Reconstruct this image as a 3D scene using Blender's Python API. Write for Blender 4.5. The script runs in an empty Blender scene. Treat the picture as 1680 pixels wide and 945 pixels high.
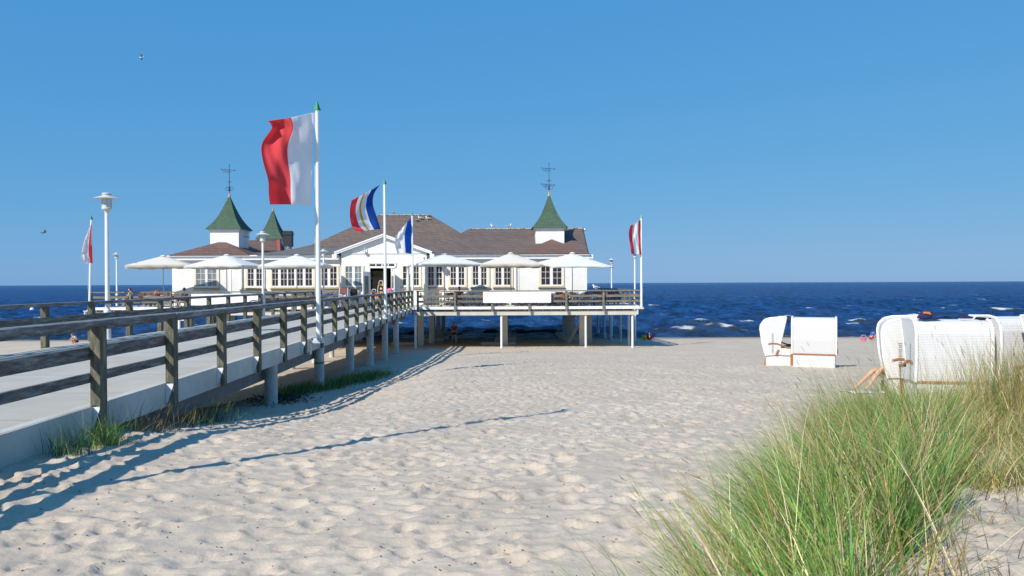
import bpy, bmesh, math, random
import numpy as np
from mathutils import Vector, Matrix, Euler
R = math.radians
random.seed(7)
rng = np.random.default_rng(11)
scene = bpy.context.scene
C = scene.collection

# ------------------------------------------------------------------ camera, sky, sun, exposure
FPX, W0, H0, EYE, DH, ROLL = 1260.0, 1680.0, 945.0, 1.55, 8.0, math.atan(7 / 1680)
cam = bpy.data.cameras.new("camera"); cam.sensor_width = 36; cam.lens = 36 * FPX / W0
cam.clip_start = .05; cam.clip_end = 30000
camo = bpy.data.objects.new("camera", cam); C.objects.link(camo)
camo.matrix_world = Matrix.Translation((0, 0, EYE)) @ Matrix.Rotation(R(90) - math.atan(DH / FPX), 4, 'X') @ Matrix.Rotation(-ROLL, 4, 'Z')
scene.camera = camo

SUN = Vector((-.83, -1.05, 1.0)).normalized()
world = bpy.data.worlds.new("World"); scene.world = world; world.use_nodes = True
wn = world.node_tree.nodes; wl = world.node_tree.links
sky = wn.new('ShaderNodeTexSky'); sky.sky_type = 'NISHITA'; sky.sun_disc = False
sky.sun_elevation = math.asin(SUN.z); sky.sun_rotation = math.atan2(SUN.x, SUN.y) % (2 * math.pi)
sky.altitude = 0; sky.air_density = 1.0; sky.dust_density = 0.3; sky.ozone_density = 10.0
_sp = wn.new('ShaderNodeSeparateColor'); _cb = wn.new('ShaderNodeCombineColor'); wl.new(sky.outputs[0], _sp.inputs[0])
for _i, (_g, _k) in enumerate(((.68, .84), (.30, 2.45), (.12, 5.3))):      # a flatter, bluer response than the raw sky
    _p = wn.new('ShaderNodeMath'); _p.operation = 'POWER'; _p.inputs[1].default_value = _g; wl.new(_sp.outputs[_i], _p.inputs[0])
    _m = wn.new('ShaderNodeMath'); _m.operation = 'MULTIPLY'; _m.inputs[1].default_value = _k; wl.new(_p.outputs[0], _m.inputs[0]); wl.new(_m.outputs[0], _cb.inputs[_i])
wl.new(_cb.outputs[0], wn['Background'].inputs[0]); wn['Background'].inputs[1].default_value = 0.076
sl = bpy.data.lights.new("sun", 'SUN'); sl.energy = 3.75; sl.angle = R(.53); sl.color = (1, .94, .84)
so = bpy.data.objects.new("sun", sl); C.objects.link(so); so.rotation_euler = SUN.to_track_quat('Z', 'Y').to_euler()
so.location = (-30, -40, 50)
vs = scene.view_settings
vs.view_transform = 'Standard'; vs.look = 'None'; vs.exposure = 0.48; vs.gamma = 1; vs.use_curve_mapping = False


def P(px, py, Y):
    """point at depth Y that the photograph shows at (px, py)"""
    u, v = px - W0 / 2, py - H0 / 2
    c, s = math.cos(ROLL), math.sin(ROLL)
    up, vp = u * c - v * s, u * s + v * c
    return Vector((up / FPX * Y, Y, EYE - (vp + DH) / FPX * Y))


def PX(px, Y, py=440): return P(px, py, Y).x
def PZ(px, py, Y): return P(px, py, Y).z


# ------------------------------------------------------------------ materials
def mat(name, col, rough=.6, spec=.5, metal=0.0, noise=None, bump=None, trans=0.0, emit=None):
    """noise=(scale, amount, (r,g,b) second colour)  bump=(scale, strength, distance)"""
    m = bpy.data.materials.new(name); m.use_nodes = True
    n, l = m.node_tree.nodes, m.node_tree.links
    b = n['Principled BSDF']
    b.inputs['Base Color'].default_value = (*col, 1)
    b.inputs['Roughness'].default_value = rough
    b.inputs['Specular IOR Level'].default_value = spec
    b.inputs['Metallic'].default_value = metal
    tc = n.new('ShaderNodeTexCoord')
    m['o'] = 1
    if noise:
        t = n.new('ShaderNodeTexNoise'); t.inputs['Scale'].default_value = noise[0]; t.inputs['Detail'].default_value = 6
        t.inputs['Roughness'].default_value = .65
        l.new(tc.outputs['Object'], t.inputs['Vector'])
        r = n.new('ShaderNodeValToRGB'); r.color_ramp.elements[0].position = .38; r.color_ramp.elements[1].position = .68
        r.color_ramp.elements[0].color = (0, 0, 0, 1); r.color_ramp.elements[1].color = (noise[1],) * 3 + (1,)
        l.new(t.outputs[0], r.inputs[0])
        mx = n.new('ShaderNodeMix'); mx.data_type = 'RGBA'
        mx.inputs[6].default_value = (*col, 1); mx.inputs[7].default_value = (*noise[2], 1)
        l.new(r.outputs[0], mx.inputs[0]); l.new(mx.outputs[2], b.inputs['Base Color'])
    if bump:
        t2 = n.new('ShaderNodeTexNoise'); t2.inputs['Scale'].default_value = bump[0]; t2.inputs['Detail'].default_value = 5
        l.new(tc.outputs['Object'], t2.inputs['Vector'])
        bp = n.new('ShaderNodeBump'); bp.inputs['Strength'].default_value = bump[1]; bp.inputs['Distance'].default_value = bump[2]
        l.new(t2.outputs[0], bp.inputs['Height']); l.new(bp.outputs[0], b.inputs['Normal'])
    if trans:
        td = n.new('ShaderNodeBsdfTranslucent')
        src = b.inputs['Base Color'].links
        if src: l.new(src[0].from_socket, td.inputs[0])
        else: td.inputs[0].default_value = (*col, 1)
        ms = n.new('ShaderNodeMixShader'); ms.inputs[0].default_value = trans
        l.new(b.outputs[0], ms.inputs[1]); l.new(td.outputs[0], ms.inputs[2])
        l.new(ms.outputs[0], n['Material Output'].inputs[0])
    return m


def wood_mat(name, c1, c2, c3, sx=(1, 1, 1)):
    m = mat(name, c1, .85, .2)
    n, l = m.node_tree.nodes, m.node_tree.links; b = n['Principled BSDF']
    tc = n.new('ShaderNodeTexCoord'); mp = n.new('ShaderNodeMapping'); mp.inputs['Scale'].default_value = sx
    l.new(tc.outputs['Object'], mp.inputs[0])
    t = n.new('ShaderNodeTexNoise'); t.inputs['Scale'].default_value = 16; t.inputs['Detail'].default_value = 8; t.inputs['Roughness'].default_value = .78
    l.new(mp.outputs[0], t.inputs['Vector'])
    r = n.new('ShaderNodeValToRGB'); e = r.color_ramp.elements
    e[0].position = .36; e[0].color = (*c1, 1); e[1].position = .66; e[1].color = (*c3, 1)
    e2 = e.new(.52); e2.color = (*c2, 1)
    l.new(t.outputs[0], r.inputs[0]); l.new(r.outputs[0], b.inputs['Base Color'])
    t2 = n.new('ShaderNodeTexNoise'); t2.inputs['Scale'].default_value = 40; t2.inputs['Detail'].default_value = 4
    l.new(mp.outputs[0], t2.inputs['Vector'])
    bp = n.new('ShaderNodeBump'); bp.inputs['Strength'].default_value = .6; bp.inputs['Distance'].default_value = .01
    l.new(t2.outputs[0], bp.inputs['Height']); l.new(bp.outputs[0], b.inputs['Normal'])
    return m


def brick_mat(name, c1, c2, mortar, scale, bw, bh, rough=.85, vec='Object', rot=(0, 0, 0), noise=.4, nc=(.3, .3, .3)):
    m = mat(name, c1, rough, .2)
    n, l = m.node_tree.nodes, m.node_tree.links; b = n['Principled BSDF']
    geo = n.new('ShaderNodeTexCoord'); sp = n.new('ShaderNodeSeparateXYZ'); l.new(geo.outputs['Object'], sp.inputs[0])
    ad = n.new('ShaderNodeMath'); ad.operation = 'ADD'; l.new(sp.outputs[0], ad.inputs[0]); l.new(sp.outputs[1], ad.inputs[1])
    cb = n.new('ShaderNodeCombineXYZ'); l.new(ad.outputs[0], cb.inputs[0]); l.new(sp.outputs[2], cb.inputs[1])
    br = n.new('ShaderNodeTexBrick'); br.inputs['Scale'].default_value = scale
    br.inputs['Color1'].default_value = (*c1, 1); br.inputs['Color2'].default_value = (*c2, 1); br.inputs['Mortar'].default_value = (*mortar, 1)
    br.inputs['Brick Width'].default_value = bw; br.inputs['Row Height'].default_value = bh; br.inputs['Mortar Size'].default_value = .012
    l.new(cb.outputs[0], br.inputs['Vector'])
    t = n.new('ShaderNodeTexNoise'); t.inputs['Scale'].default_value = 2.2; t.inputs['Detail'].default_value = 8; t.inputs['Roughness'].default_value = .8
    l.new(geo.outputs['Object'], t.inputs['Vector'])
    r = n.new('ShaderNodeValToRGB'); r.color_ramp.elements[0].position = .45; r.color_ramp.elements[1].position = .8
    r.color_ramp.elements[1].color = (noise,) * 3 + (1,)
    l.new(t.outputs[0], r.inputs[0])
    mx = n.new('ShaderNodeMix'); mx.data_type = 'RGBA'; l.new(r.outputs[0], mx.inputs[0]); l.new(br.outputs[0], mx.inputs[6]); mx.inputs[7].default_value = (*nc, 1)
    l.new(mx.outputs[2], b.inputs['Base Color'])
    bp = n.new('ShaderNodeBump'); bp.inputs['Strength'].default_value = .5; bp.inputs['Distance'].default_value = .02
    l.new(br.outputs[0], bp.inputs['Height']); l.new(bp.outputs[0], b.inputs['Normal'])
    return m


M = {}
M['white'] = mat('white_paint', (.8, .8, .79), .45, .4, noise=(1.3, .35, (.72, .72, .70)))
M['trim'] = mat('white_trim', (.8, .8, .79), .4)
M['beige'] = mat('beige_frame', (.78, .68, .50), .6)
M['sill'] = mat('ochre_sill', (.50, .33, .14), .6)
M['wood'] = wood_mat('weathered_wood', (.065, .063, .058), (.16, .155, .145), (.34, .33, .31), (1, .12, 1))
M['post'] = wood_mat('mossy_post', (.065, .066, .045), (.135, .13, .095), (.25, .23, .18), (1, 1, .15))
M['hrail'] = wood_mat('handrail_wood', (.085, .085, .085), (.19, .188, .185), (.36, .355, .345), (1, .12, 1))
M['twood'] = wood_mat('grey_terrace_wood', (.11, .10, .085), (.19, .18, .15), (.28, .27, .23), (.12, 1, 1))
M['concrete'] = mat('pale_concrete', (.56, .55, .50), .8, .3, noise=(1.7, .8, (.42, .41, .36)), bump=(40, .3, .004))
M['deck'] = mat('pier_deck', (.50, .475, .415), .75, .3, noise=(.9, .8, (.40, .375, .32)), bump=(60, .2, .003))
def deck_detail(m):
    n, l = m.node_tree.nodes, m.node_tree.links; b = n['Principled BSDF']; src = b.inputs['Base Color'].links[0].from_socket
    g = n.new('ShaderNodeNewGeometry'); t = n.new('ShaderNodeTexNoise'); t.inputs['Scale'].default_value = .55; t.inputs['Detail'].default_value = 9; t.inputs['Roughness'].default_value = .7
    l.new(g.outputs['Position'], t.inputs['Vector']); r = n.new('ShaderNodeValToRGB'); r.color_ramp.elements[0].position = .5; r.color_ramp.elements[1].position = .72; r.color_ramp.elements[1].color = (.8, .8, .8, 1)
    l.new(t.outputs[0], r.inputs[0]); mx = n.new('ShaderNodeMix'); mx.data_type = 'RGBA'; l.new(r.outputs[0], mx.inputs[0]); l.new(src, mx.inputs[6]); mx.inputs[7].default_value = (.50, .42, .33, 1)
    sp = n.new('ShaderNodeSeparateXYZ'); l.new(g.outputs['Position'], sp.inputs[0]); mo = n.new('ShaderNodeMath'); mo.operation = 'PINGPONG'; mo.inputs[1].default_value = 1.1; l.new(sp.outputs[1], mo.inputs[0])
    lt = n.new('ShaderNodeMath'); lt.operation = 'LESS_THAN'; lt.inputs[1].default_value = .012; l.new(mo.outputs[0], lt.inputs[0])
    m2 = n.new('ShaderNodeMix'); m2.data_type = 'RGBA'; l.new(lt.outputs[0], m2.inputs[0]); l.new(mx.outputs[2], m2.inputs[6]); m2.inputs[7].default_value = (.2, .19, .17, 1); l.new(m2.outputs[2], b.inputs['Base Color'])


deck_detail(M['deck'])
M['girder'] = mat('grey_steel', (.20, .205, .215), .7, .4, noise=(3, .6, (.13, .13, .13)))
M['pillar'] = mat('grey_pillar', (.55, .56, .54), .65, .4, noise=(2.5, .7, (.30, .31, .29)))
M['beam'] = mat('cream_beam', (.60, .59, .52), .7, .3, noise=(1.5, .7, (.46, .44, .38)))
M['green_band'] = mat('green_band', (.05, .25, .05), .6)
M['polew'] = mat('white_pole', (.78, .80, .80), .3, .5)
M['lampm'] = mat('lamp_metal', (.58, .60, .58), .35, .5)
M['lglass'] = mat('lantern_glass', (.55, .58, .58), .08, .6)
M['cone'] = mat('green_cap', (.03, .26, .09), .5)
M['roof'] = brick_mat('brown_shingles', (.165, .125, .108), (.13, .10, .088), (.08, .062, .055), 1.0, .5, .2, noise=.35, nc=(.25, .19, .16))
M['roofr'] = brick_mat('red_brown_shingles', (.18, .112, .092), (.145, .09, .075), (.085, .05, .042), 1.0, .5, .2, noise=.25, nc=(.27, .16, .13))
M['roofg'] = mat('grey_felt', (.125, .125, .125), .9, .2, noise=(2, .6, (.17, .165, .155)))
M['green'] = brick_mat('green_shingles', (.072, .125, .085), (.06, .105, .072), (.04, .068, .048), 1.0, .28, .13, noise=.4, nc=(.13, .18, .14))
M['redv'] = mat('red_verge', (.38, .10, .07), .7)
M['droppings'] = mat('ridge_tile', (.16, .12, .10), .9, .2, noise=(9, 1.0, (.75, .73, .6)))
M['copper'] = mat('copper_cap', (.50, .27, .09), .5)
M['iron'] = mat('blue_black_iron', (.02, .035, .07), .5)
M['dark'] = mat('dark_metal', (.02, .022, .028), .5)
M['steel'] = mat('galvanised', (.5, .52, .54), .35, .5, .6)
M['pane'] = mat('dark_pane', (.018, .018, .024), .08, .6, noise=(2.3, .9, (.06, .035, .03)))
M['panec'] = mat('curtained_pane', (.12, .17, .20), .15, .6, noise=(1.8, .9, (.30, .32, .31)))
M['inside'] = mat('shop_interior', (.10, .07, .05), .9)
M['insidew'] = mat('shop_shelf', (.45, .38, .30), .8)
M['canvas'] = mat('white_canvas', (.86, .86, .85), .9, .1, trans=.25)
M['canvasb'] = mat('cream_canvas', (.82, .77, .68), .9, .1, trans=.22)
M['banner'] = mat('white_banner', (.82, .82, .82), .6, .3)
M['bluep'] = mat('banner_blue', (.03, .03, .35), .6)
M['lblue'] = mat('banner_light_blue', (.50, .62, .78), .6)
M['fred'] = mat('flag_red', (.86, .12, .14), .8, .1, trans=.5)
M['fwhite'] = mat('flag_white', (.90, .90, .92), .8, .1, trans=.5)
M['fblue'] = mat('flag_blue', (.015, .09, .42), .8, .1, trans=.35)
M['fblue2'] = mat('flag_bright_blue', (.02, .16, .66), .8, .1, trans=.35)
M['fyel'] = mat('flag_yellow', (.80, .52, .03), .8, .1, trans=.35)
M['rope'] = mat('halyard', (.6, .6, .58), .8)
M['brown'] = mat('oiled_wood', (.36, .14, .045), .5, .4, noise=(7, .6, (.26, .09, .03)))
M['redbrown'] = mat('chair_wood', (.22, .07, .04), .6)
M['cushion'] = mat('striped_cushion', (.08, .10, .25), .9)
M['skin'] = mat('skin', (.58, .33, .23), .6)
M['hair'] = mat('hair', (.06, .035, .02), .7)
for nm, c in dict(sh_white=(.75, .75, .75), sh_orange=(.7, .18, .03), sh_red=(.35, .03, .03), sh_blue=(.02, .10, .45),
                  sh_navy=(.02, .03, .10), sh_pink=(.75, .15, .30), sh_yellow=(.65, .50, .03), sh_black=(.015, .015, .018), sh_green=(.05, .2, .1)).items():
    M[nm] = mat(nm, c, .8, .2)
M['plume'] = mat('white_plumage', (.75, .75, .73), .8)
M['gwing'] = mat('grey_plumage', (.25, .26, .28), .8)
M['beak'] = mat('yellow_beak', (.7, .4, .04), .6)


def wicker(name, col, col2):
    m = mat(name, col, .4, .5)
    n, l = m.node_tree.nodes, m.node_tree.links; b = n['Principled BSDF']
    tc = n.new('ShaderNodeTexCoord'); mp = n.new('ShaderNodeMapping'); mp.inputs['Scale'].default_value = (1, 1, 1)
    l.new(tc.outputs['Object'], mp.inputs[0])
    sp = n.new('ShaderNodeSeparateXYZ'); l.new(mp.outputs[0], sp.inputs[0])
    ad = n.new('ShaderNodeMath'); ad.operation = 'ADD'; l.new(sp.outputs[0], ad.inputs[0]); l.new(sp.outputs[1], ad.inputs[1])
    cb = n.new('ShaderNodeCombineXYZ'); l.new(ad.outputs[0], cb.inputs[0]); l.new(sp.outputs[2], cb.inputs[1])
    br = n.new('ShaderNodeTexBrick'); br.inputs['Scale'].default_value = 1
    br.inputs['Brick Width'].default_value = .046; br.inputs['Row Height'].default_value = .030; br.inputs['Mortar Size'].default_value = .0055
    br.inputs['Color1'].default_value = (*col, 1); br.inputs['Color2'].default_value = (*col, 1); br.inputs['Mortar'].default_value = (*col2, 1)
    l.new(cb.outputs[0], br.inputs['Vector']); l.new(br.outputs[0], b.inputs['Base Color'])
    bp = n.new('ShaderNodeBump'); bp.inputs['Strength'].default_value = .9; bp.inputs['Distance'].default_value = .006
    l.new(br.outputs['Fac'], bp.inputs['Height']); bp.invert = True; l.new(bp.outputs[0], b.inputs['Normal'])
    return m


M['wicker'] = wicker('white_wicker', (.82, .82, .815), (.60, .60, .61))


def vcol_mat(name, rough=.6, trans=0, spec=.3):
    m = mat(name, (1, 1, 1), rough, spec)
    n, l = m.node_tree.nodes, m.node_tree.links
    a = n.new('ShaderNodeAttribute'); a.attribute_name = 'Col'
    l.new(a.outputs[0], n['Principled BSDF'].inputs['Base Color'])
    if trans:
        td = n.new('ShaderNodeBsdfTranslucent'); l.new(a.outputs[0], td.inputs[0])
        ms = n.new('ShaderNodeMixShader'); ms.inputs[0].default_value = trans
        l.new(n['Principled BSDF'].outputs[0], ms.inputs[1]); l.new(td.outputs[0], ms.inputs[2]); l.new(ms.outputs[0], n['Material Output'].inputs[0])
    return m


M['blade'] = vcol_mat('grass_blades', .5, .3)

# ------------------------------------------------------------------ helpers
OFF = {}


def props(o, label=None, cat=None, group=None, kind=None):
    if label: o['label'] = label
    if cat: o['category'] = cat
    if group: o['group'] = group
    if kind: o['kind'] = kind
    return o


def empty(name, loc, label=None, cat=None, group=None, rz=0):
    o = bpy.data.objects.new(name, None); C.objects.link(o); o.location = loc; o.rotation_euler = (0, 0, rz)
    o.empty_display_size = .2
    OFF[o.name] = Vector(loc) if rz == 0 else Vector((0, 0, 0))
    return props(o, label, cat, group)


class MB:
    """collects shapes into one mesh"""
    def __init__(s): s.v = []; s.f = []; s.m = []; s.mi = 0

    def add(s, vs, fs):
        b = len(s.v); s.v += [tuple(v) for v in vs]; s.f += [tuple(i + b for i in f) for f in fs]; s.m += [s.mi] * len(fs); return s

    def box(s, x0, x1, y0, y1, z0, z1):
        v = [(x, y, z) for z in (z0, z1) for y in (y0, y1) for x in (x0, x1)]
        return s.add(v, [(0, 2, 3, 1), (4, 5, 7, 6), (0, 1, 5, 4), (2, 6, 7, 3), (0, 4, 6, 2), (1, 3, 7, 5)])

    def bar(s, a, b, w, h, up=(0, 0, 1)):
        a, b = Vector(a), Vector(b); d = (b - a).normalized(); up = Vector(up)
        if abs(d.dot(up)) > .98: up = Vector((0, 1, 0))
        r = d.cross(up).normalized(); u = r.cross(d).normalized(); r *= w / 2; u *= h / 2
        v = [a - r - u, a + r - u, a + r + u, a - r + u, b - r - u, b + r - u, b + r + u, b - r + u]
        return s.add(v, [(0, 3, 2, 1), (4, 5, 6, 7), (0, 1, 5, 4), (1, 2, 6, 5), (2, 3, 7, 6), (3, 0, 4, 7)][::1])

    def cyl(s, a, b, r0, r1=None, n=12, caps=True):
        if r1 is None: r1 = r0
        a, b = Vector(a), Vector(b); d = (b - a).normalized()
        t = Vector((1, 0, 0)) if abs(d.x) < .9 else Vector((0, 1, 0))
        p = d.cross(t).normalized(); q = d.cross(p).normalized()
        v = []
        for c, r in ((a, r0), (b, r1)):
            for i in range(n):
                g = 2 * math.pi * i / n; v.append(c + p * r * math.cos(g) + q * r * math.sin(g))
        f = [(i, i + n, (i + 1) % n + n, (i + 1) % n) for i in range(n)]
        if caps: f += [tuple(range(n)), tuple(range(2 * n - 1, n - 1, -1))]
        return s.add(v, f)

    def lathe(s, prof, c=(0, 0, 0), n=20):
        v = []; f = []
        for (r, z) in prof:
            for i in range(n):
                g = 2 * math.pi * i / n; v.append((c[0] + r * math.cos(g), c[1] + r * math.sin(g), c[2] + z))
        for k in range(len(prof) - 1):
            for i in range(n):
                a, b2 = k * n + i, k * n + (i + 1) % n; f.append((a, b2, b2 + n, a + n))
        return s.add(v, f)

    def tube(s, pts, r, n=6):
        for i in range(len(pts) - 1):
            r0 = r[i] if isinstance(r, (list, tuple)) else r; r1 = r[i + 1] if isinstance(r, (list, tuple)) else r
            s.cyl(pts[i], pts[i + 1], r0, r1, n)
        return s

    def torus(s, c, R0, r0, axis='x', n=20, k=6):
        v = []; f = []
        for i in range(n):
            a = 2 * math.pi * i / n
            for j in range(k):
                b = 2 * math.pi * j / k; rr = R0 + r0 * math.cos(b); h = r0 * math.sin(b)
                p = (h, rr * math.cos(a), rr * math.sin(a)) if axis == 'x' else ((rr * math.cos(a), h, rr * math.sin(a)) if axis == 'y' else (rr * math.cos(a), rr * math.sin(a), h))
                v.append((p[0] + c[0], p[1] + c[1], p[2] + c[2]))
        for i in range(n):
            for j in range(k):
                f.append((i * k + j, i * k + (j + 1) % k, ((i + 1) % n) * k + (j + 1) % k, ((i + 1) % n) * k + j))
        return s.add(v, f)

    def prism(s, poly, axis, t0, t1):
        """extrude a closed 2D outline; axis 'x': poly=(y,z); 'y': poly=(x,z); 'z': poly=(x,y)"""
        n = len(poly); mk = {'x': lambda p, t: (t, p[0], p[1]), 'y': lambda p, t: (p[0], t, p[1]), 'z': lambda p, t: (p[0], p[1], t)}[axis]
        v = [mk(p, t0) for p in poly] + [mk(p, t1) for p in poly]
        return s.add(v, [tuple(range(n)), tuple(range(2 * n - 1, n - 1, -1))] + [(i, i + n, (i + 1) % n + n, (i + 1) % n) for i in range(n)])

    def ball(s, c, r, n=10, sc=(1, 1, 1)):
        v = []; f = []; h = n // 2 + 1
        for j in range(h + 1):
            t = math.pi * j / h
            for i in range(n):
                g = 2 * math.pi * i / n
                v.append((c[0] + r * sc[0] * math.sin(t) * math.cos(g), c[1] + r * sc[1] * math.sin(t) * math.sin(g), c[2] + r * sc[2] * math.cos(t)))
        for j in range(h):
            for i in range(n): f.append((j * n + i, (j + 1) * n + i, (j + 1) * n + (i + 1) % n, j * n + (i + 1) % n))
        return s.add(v, f)

    def build(s, name, mats, parent=None, smooth=False, bevel=0, fix=True, merge=False):
        off = OFF.get(parent.name, Vector((0, 0, 0))) if parent is not None else Vector((0, 0, 0))
        me = bpy.data.meshes.new(name)
        me.from_pydata([(v[0] - off.x, v[1] - off.y, v[2] - off.z) for v in s.v], [], s.f)
        if not isinstance(mats, (list, tuple)): mats = [mats]
        for m in mats: me.materials.append(m)
        if len(mats) > 1:
            for p, i in zip(me.polygons, s.m): p.material_index = i
        if fix:
            bm = bmesh.new(); bm.from_mesh(me)
            if merge: bmesh.ops.remove_doubles(bm, verts=bm.verts, dist=.0005)
            bmesh.ops.recalc_face_normals(bm, faces=bm.faces); bm.to_mesh(me); bm.free()
        if smooth:
            me.polygons.foreach_set('use_smooth', [True] * len(me.polygons))
            if hasattr(me, 'set_sharp_from_angle'): me.set_sharp_from_angle(angle=R(40))
        me.update()
        o = bpy.data.objects.new(name, me); C.objects.link(o)
        if parent is not None: o.parent = parent
        OFF[o.name] = off
        if bevel:
            b = o.modifiers.new('bevel', 'BEVEL'); b.width = bevel; b.segments = 2; b.limit_method = 'ANGLE'
        return o


def copy_tree(o, parent=None):
    c = o.copy(); C.objects.link(c); c.parent = parent
    for ch in [x for x in KIDS(o)]: copy_tree(ch, c)
    return c


def KIDS(o): return [x for x in C.objects if x.parent == o]


def grid_mesh(name, xs, ys, Z, material, smooth=True):
    nx, ny = len(xs), len(ys)
    X, Y = np.meshgrid(xs, ys)
    co = np.stack([X, Y, Z], -1).reshape(-1, 3).astype(np.float32)
    i = np.arange((ny - 1) * nx).reshape(ny - 1, nx)[:, :-1].ravel()
    fa = np.stack([i, i + 1, i + nx + 1, i + nx], 1).astype(np.int32)
    me = bpy.data.meshes.new(name)
    me.vertices.add(len(co)); me.vertices.foreach_set('co', co.ravel())
    me.loops.add(fa.size); me.loops.foreach_set('vertex_index', fa.ravel())
    me.polygons.add(len(fa)); me.polygons.foreach_set('loop_start', np.arange(0, fa.size, 4, dtype=np.int32))
    me.polygons.foreach_set('use_smooth', np.ones(len(fa), dtype=bool))
    me.update(calc_edges=True); me.materials.append(material)
    o = bpy.data.objects.new(name, me); C.objects.link(o)
    return o


# ------------------------------------------------------------------ beach
def sstep(a, b, x):
    t = np.clip((x - a) / (b - a), 0, 1); return t * t * (3 - 2 * t)


def ground_base(X, Y):
    X = np.asarray(X, float); Y = np.asarray(Y, float)
    zr = np.interp(Y, [-300, -5, 2, 6, 10, 14.5, 18.6, 24.6, 34, 43, 50, 60, 67.9, 75, 100, 140],
                   [.6, .1, -.25, -.35, -.5, -.74, -.93, -1.17, -1.9, -2.35, -2.7, -3.02, -3.3, -3.7, -5, -6])
    zl = np.interp(Y, [-300, -5, 5, 8, 10, 12, 15, 18.6, 24, 34, 43, 50, 60, 67.9, 75, 100, 140],
                   [.3, -.1, -.25, -.28, -.36, -.68, -1.05, -1.38, -1.78, -2.1, -2.4, -2.7, -3.02, -3.3, -3.7, -5, -6])
    w = sstep(-1.5, -5.2, X)
    z = zr * (1 - w) + zl * w - .42 * sstep(-6.6, -9.2, X) * sstep(14, 22, Y) * sstep(58, 44, Y)
    # dune shoulder at the right
    edge = .5 + (Y - 3.5) * .58
    d = sstep(edge - .6, edge + 1.9, X) * sstep(-2, 2, Y) * (1 - sstep(9.3, 13.4, Y)) * (1 - .9 * sstep(12, 22, X))
    z = z + .36 * d
    z = z + .16 * np.exp(-((X - 2.0) / 1.3) ** 2 - ((Y - 4.6) / 1.6) ** 2)
    # gentle undulation
    z = z + .03 * np.sin(X * .55 + 1.3 * np.sin(Y * .21)) * sstep(60, 45, Y) + .025 * np.sin(Y * .62 + X * .33 + 2) * sstep(60, 45, Y)
    return z


NT = 640; TS = 14.0
def smooth_noise(n, cells, seed):
    r = np.random.default_rng(seed); g = r.random((cells, cells))
    t = np.arange(n) / n * cells; i = t.astype(int); f = t - i; f = f * f * (3 - 2 * f)
    i0, i1 = i % cells, (i + 1) % cells
    a = g[np.ix_(i0, i0)] * (1 - f)[None, :] + g[np.ix_(i0, i1)] * f[None, :]
    b = g[np.ix_(i1, i0)] * (1 - f)[None, :] + g[np.ix_(i1, i1)] * f[None, :]
    return a * (1 - f)[:, None] + b * f[:, None] - .5


def footprint_tile(seed, n_st, lo, hi, depth):
    r = np.random.default_rng(seed); T = np.zeros((NT, NT)); px = TS / NT
    for _ in range(n_st):
        cx, cy = r.random(2) * NT; a = r.uniform(0, math.pi); L = r.uniform(lo, hi); Wd = L * r.uniform(.42, .75); d = depth * r.uniform(.5, 1.2)
        k = int(L * 1.9 / px) + 2
        ii = np.arange(-k, k + 1); yy, xx = np.meshgrid(ii, ii, indexing='ij')
        dx = (xx + (int(cx) - cx)) * px; dy = (yy + (int(cy) - cy)) * px
        u = (dx * math.cos(a) + dy * math.sin(a)) / L; v = (-dx * math.sin(a) + dy * math.cos(a)) / Wd
        q = np.sqrt(u * u + v * v)
        h = -d * np.clip(1 - q ** 2.5, 0, 1) + .55 * d * np.exp(-((q - 1.18) / .26) ** 2)
        T[np.ix_((ii + int(cy)) % NT, (ii + int(cx)) % NT)] *= (1 - .75 * np.exp(-(q / .95) ** 4))
        T[np.ix_((ii + int(cy)) % NT, (ii + int(cx)) % NT)] += h
    return T


def crease(n, c, sd): return np.abs(smooth_noise(n, c, sd)) - .12


T1 = footprint_tile(1, 3600, .075, .165, .046) - .045 * crease(NT, 40, 5) - .03 * crease(NT, 75, 6) + .012 * smooth_noise(NT, 120, 8)
T2 = footprint_tile(2, 1300, .10, .19, .04) + .045 * smooth_noise(NT, 19, 7) - .04 * crease(NT, 28, 9)


def samp(T, X, Y):
    u = (X / TS * NT) % NT; v = (Y / TS * NT) % NT
    i = np.floor(u).astype(int); j = np.floor(v).astype(int); fu = u - i; fv = v - j; i %= NT; j %= NT
    i1, j1 = (i + 1) % NT, (j + 1) % NT
    return (T[j, i] * (1 - fu) + T[j, i1] * fu) * (1 - fv) + (T[j1, i] * (1 - fu) + T[j1, i1] * fu) * fv


def ground_detail(X, Y):
    a, b = .94, .342
    d = samp(T1, X * a - Y * b, X * b + Y * a) + .6 * samp(T2, X * .5 + Y * .866 + 3, -X * .866 + Y * .5 + 5)
    amp = (.62 - .22 * sstep(22, 50, Y)) * (1 - sstep(58, 66, Y)) * sstep(-20, -4, Y)
    under = sstep(-5.0, -6.0, X) * sstep(-12.5, -11, X)
    return d * amp * (1 - .6 * under)


def gz(x, y):
    return float(ground_base(x, y) + ground_detail(np.array([x]), np.array([y]))[0])


def graded(a, b, d0, g):
    out = [a]; d = d0
    while out[-1] < b: d *= g; out.append(out[-1] + d)
    return out


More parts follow.
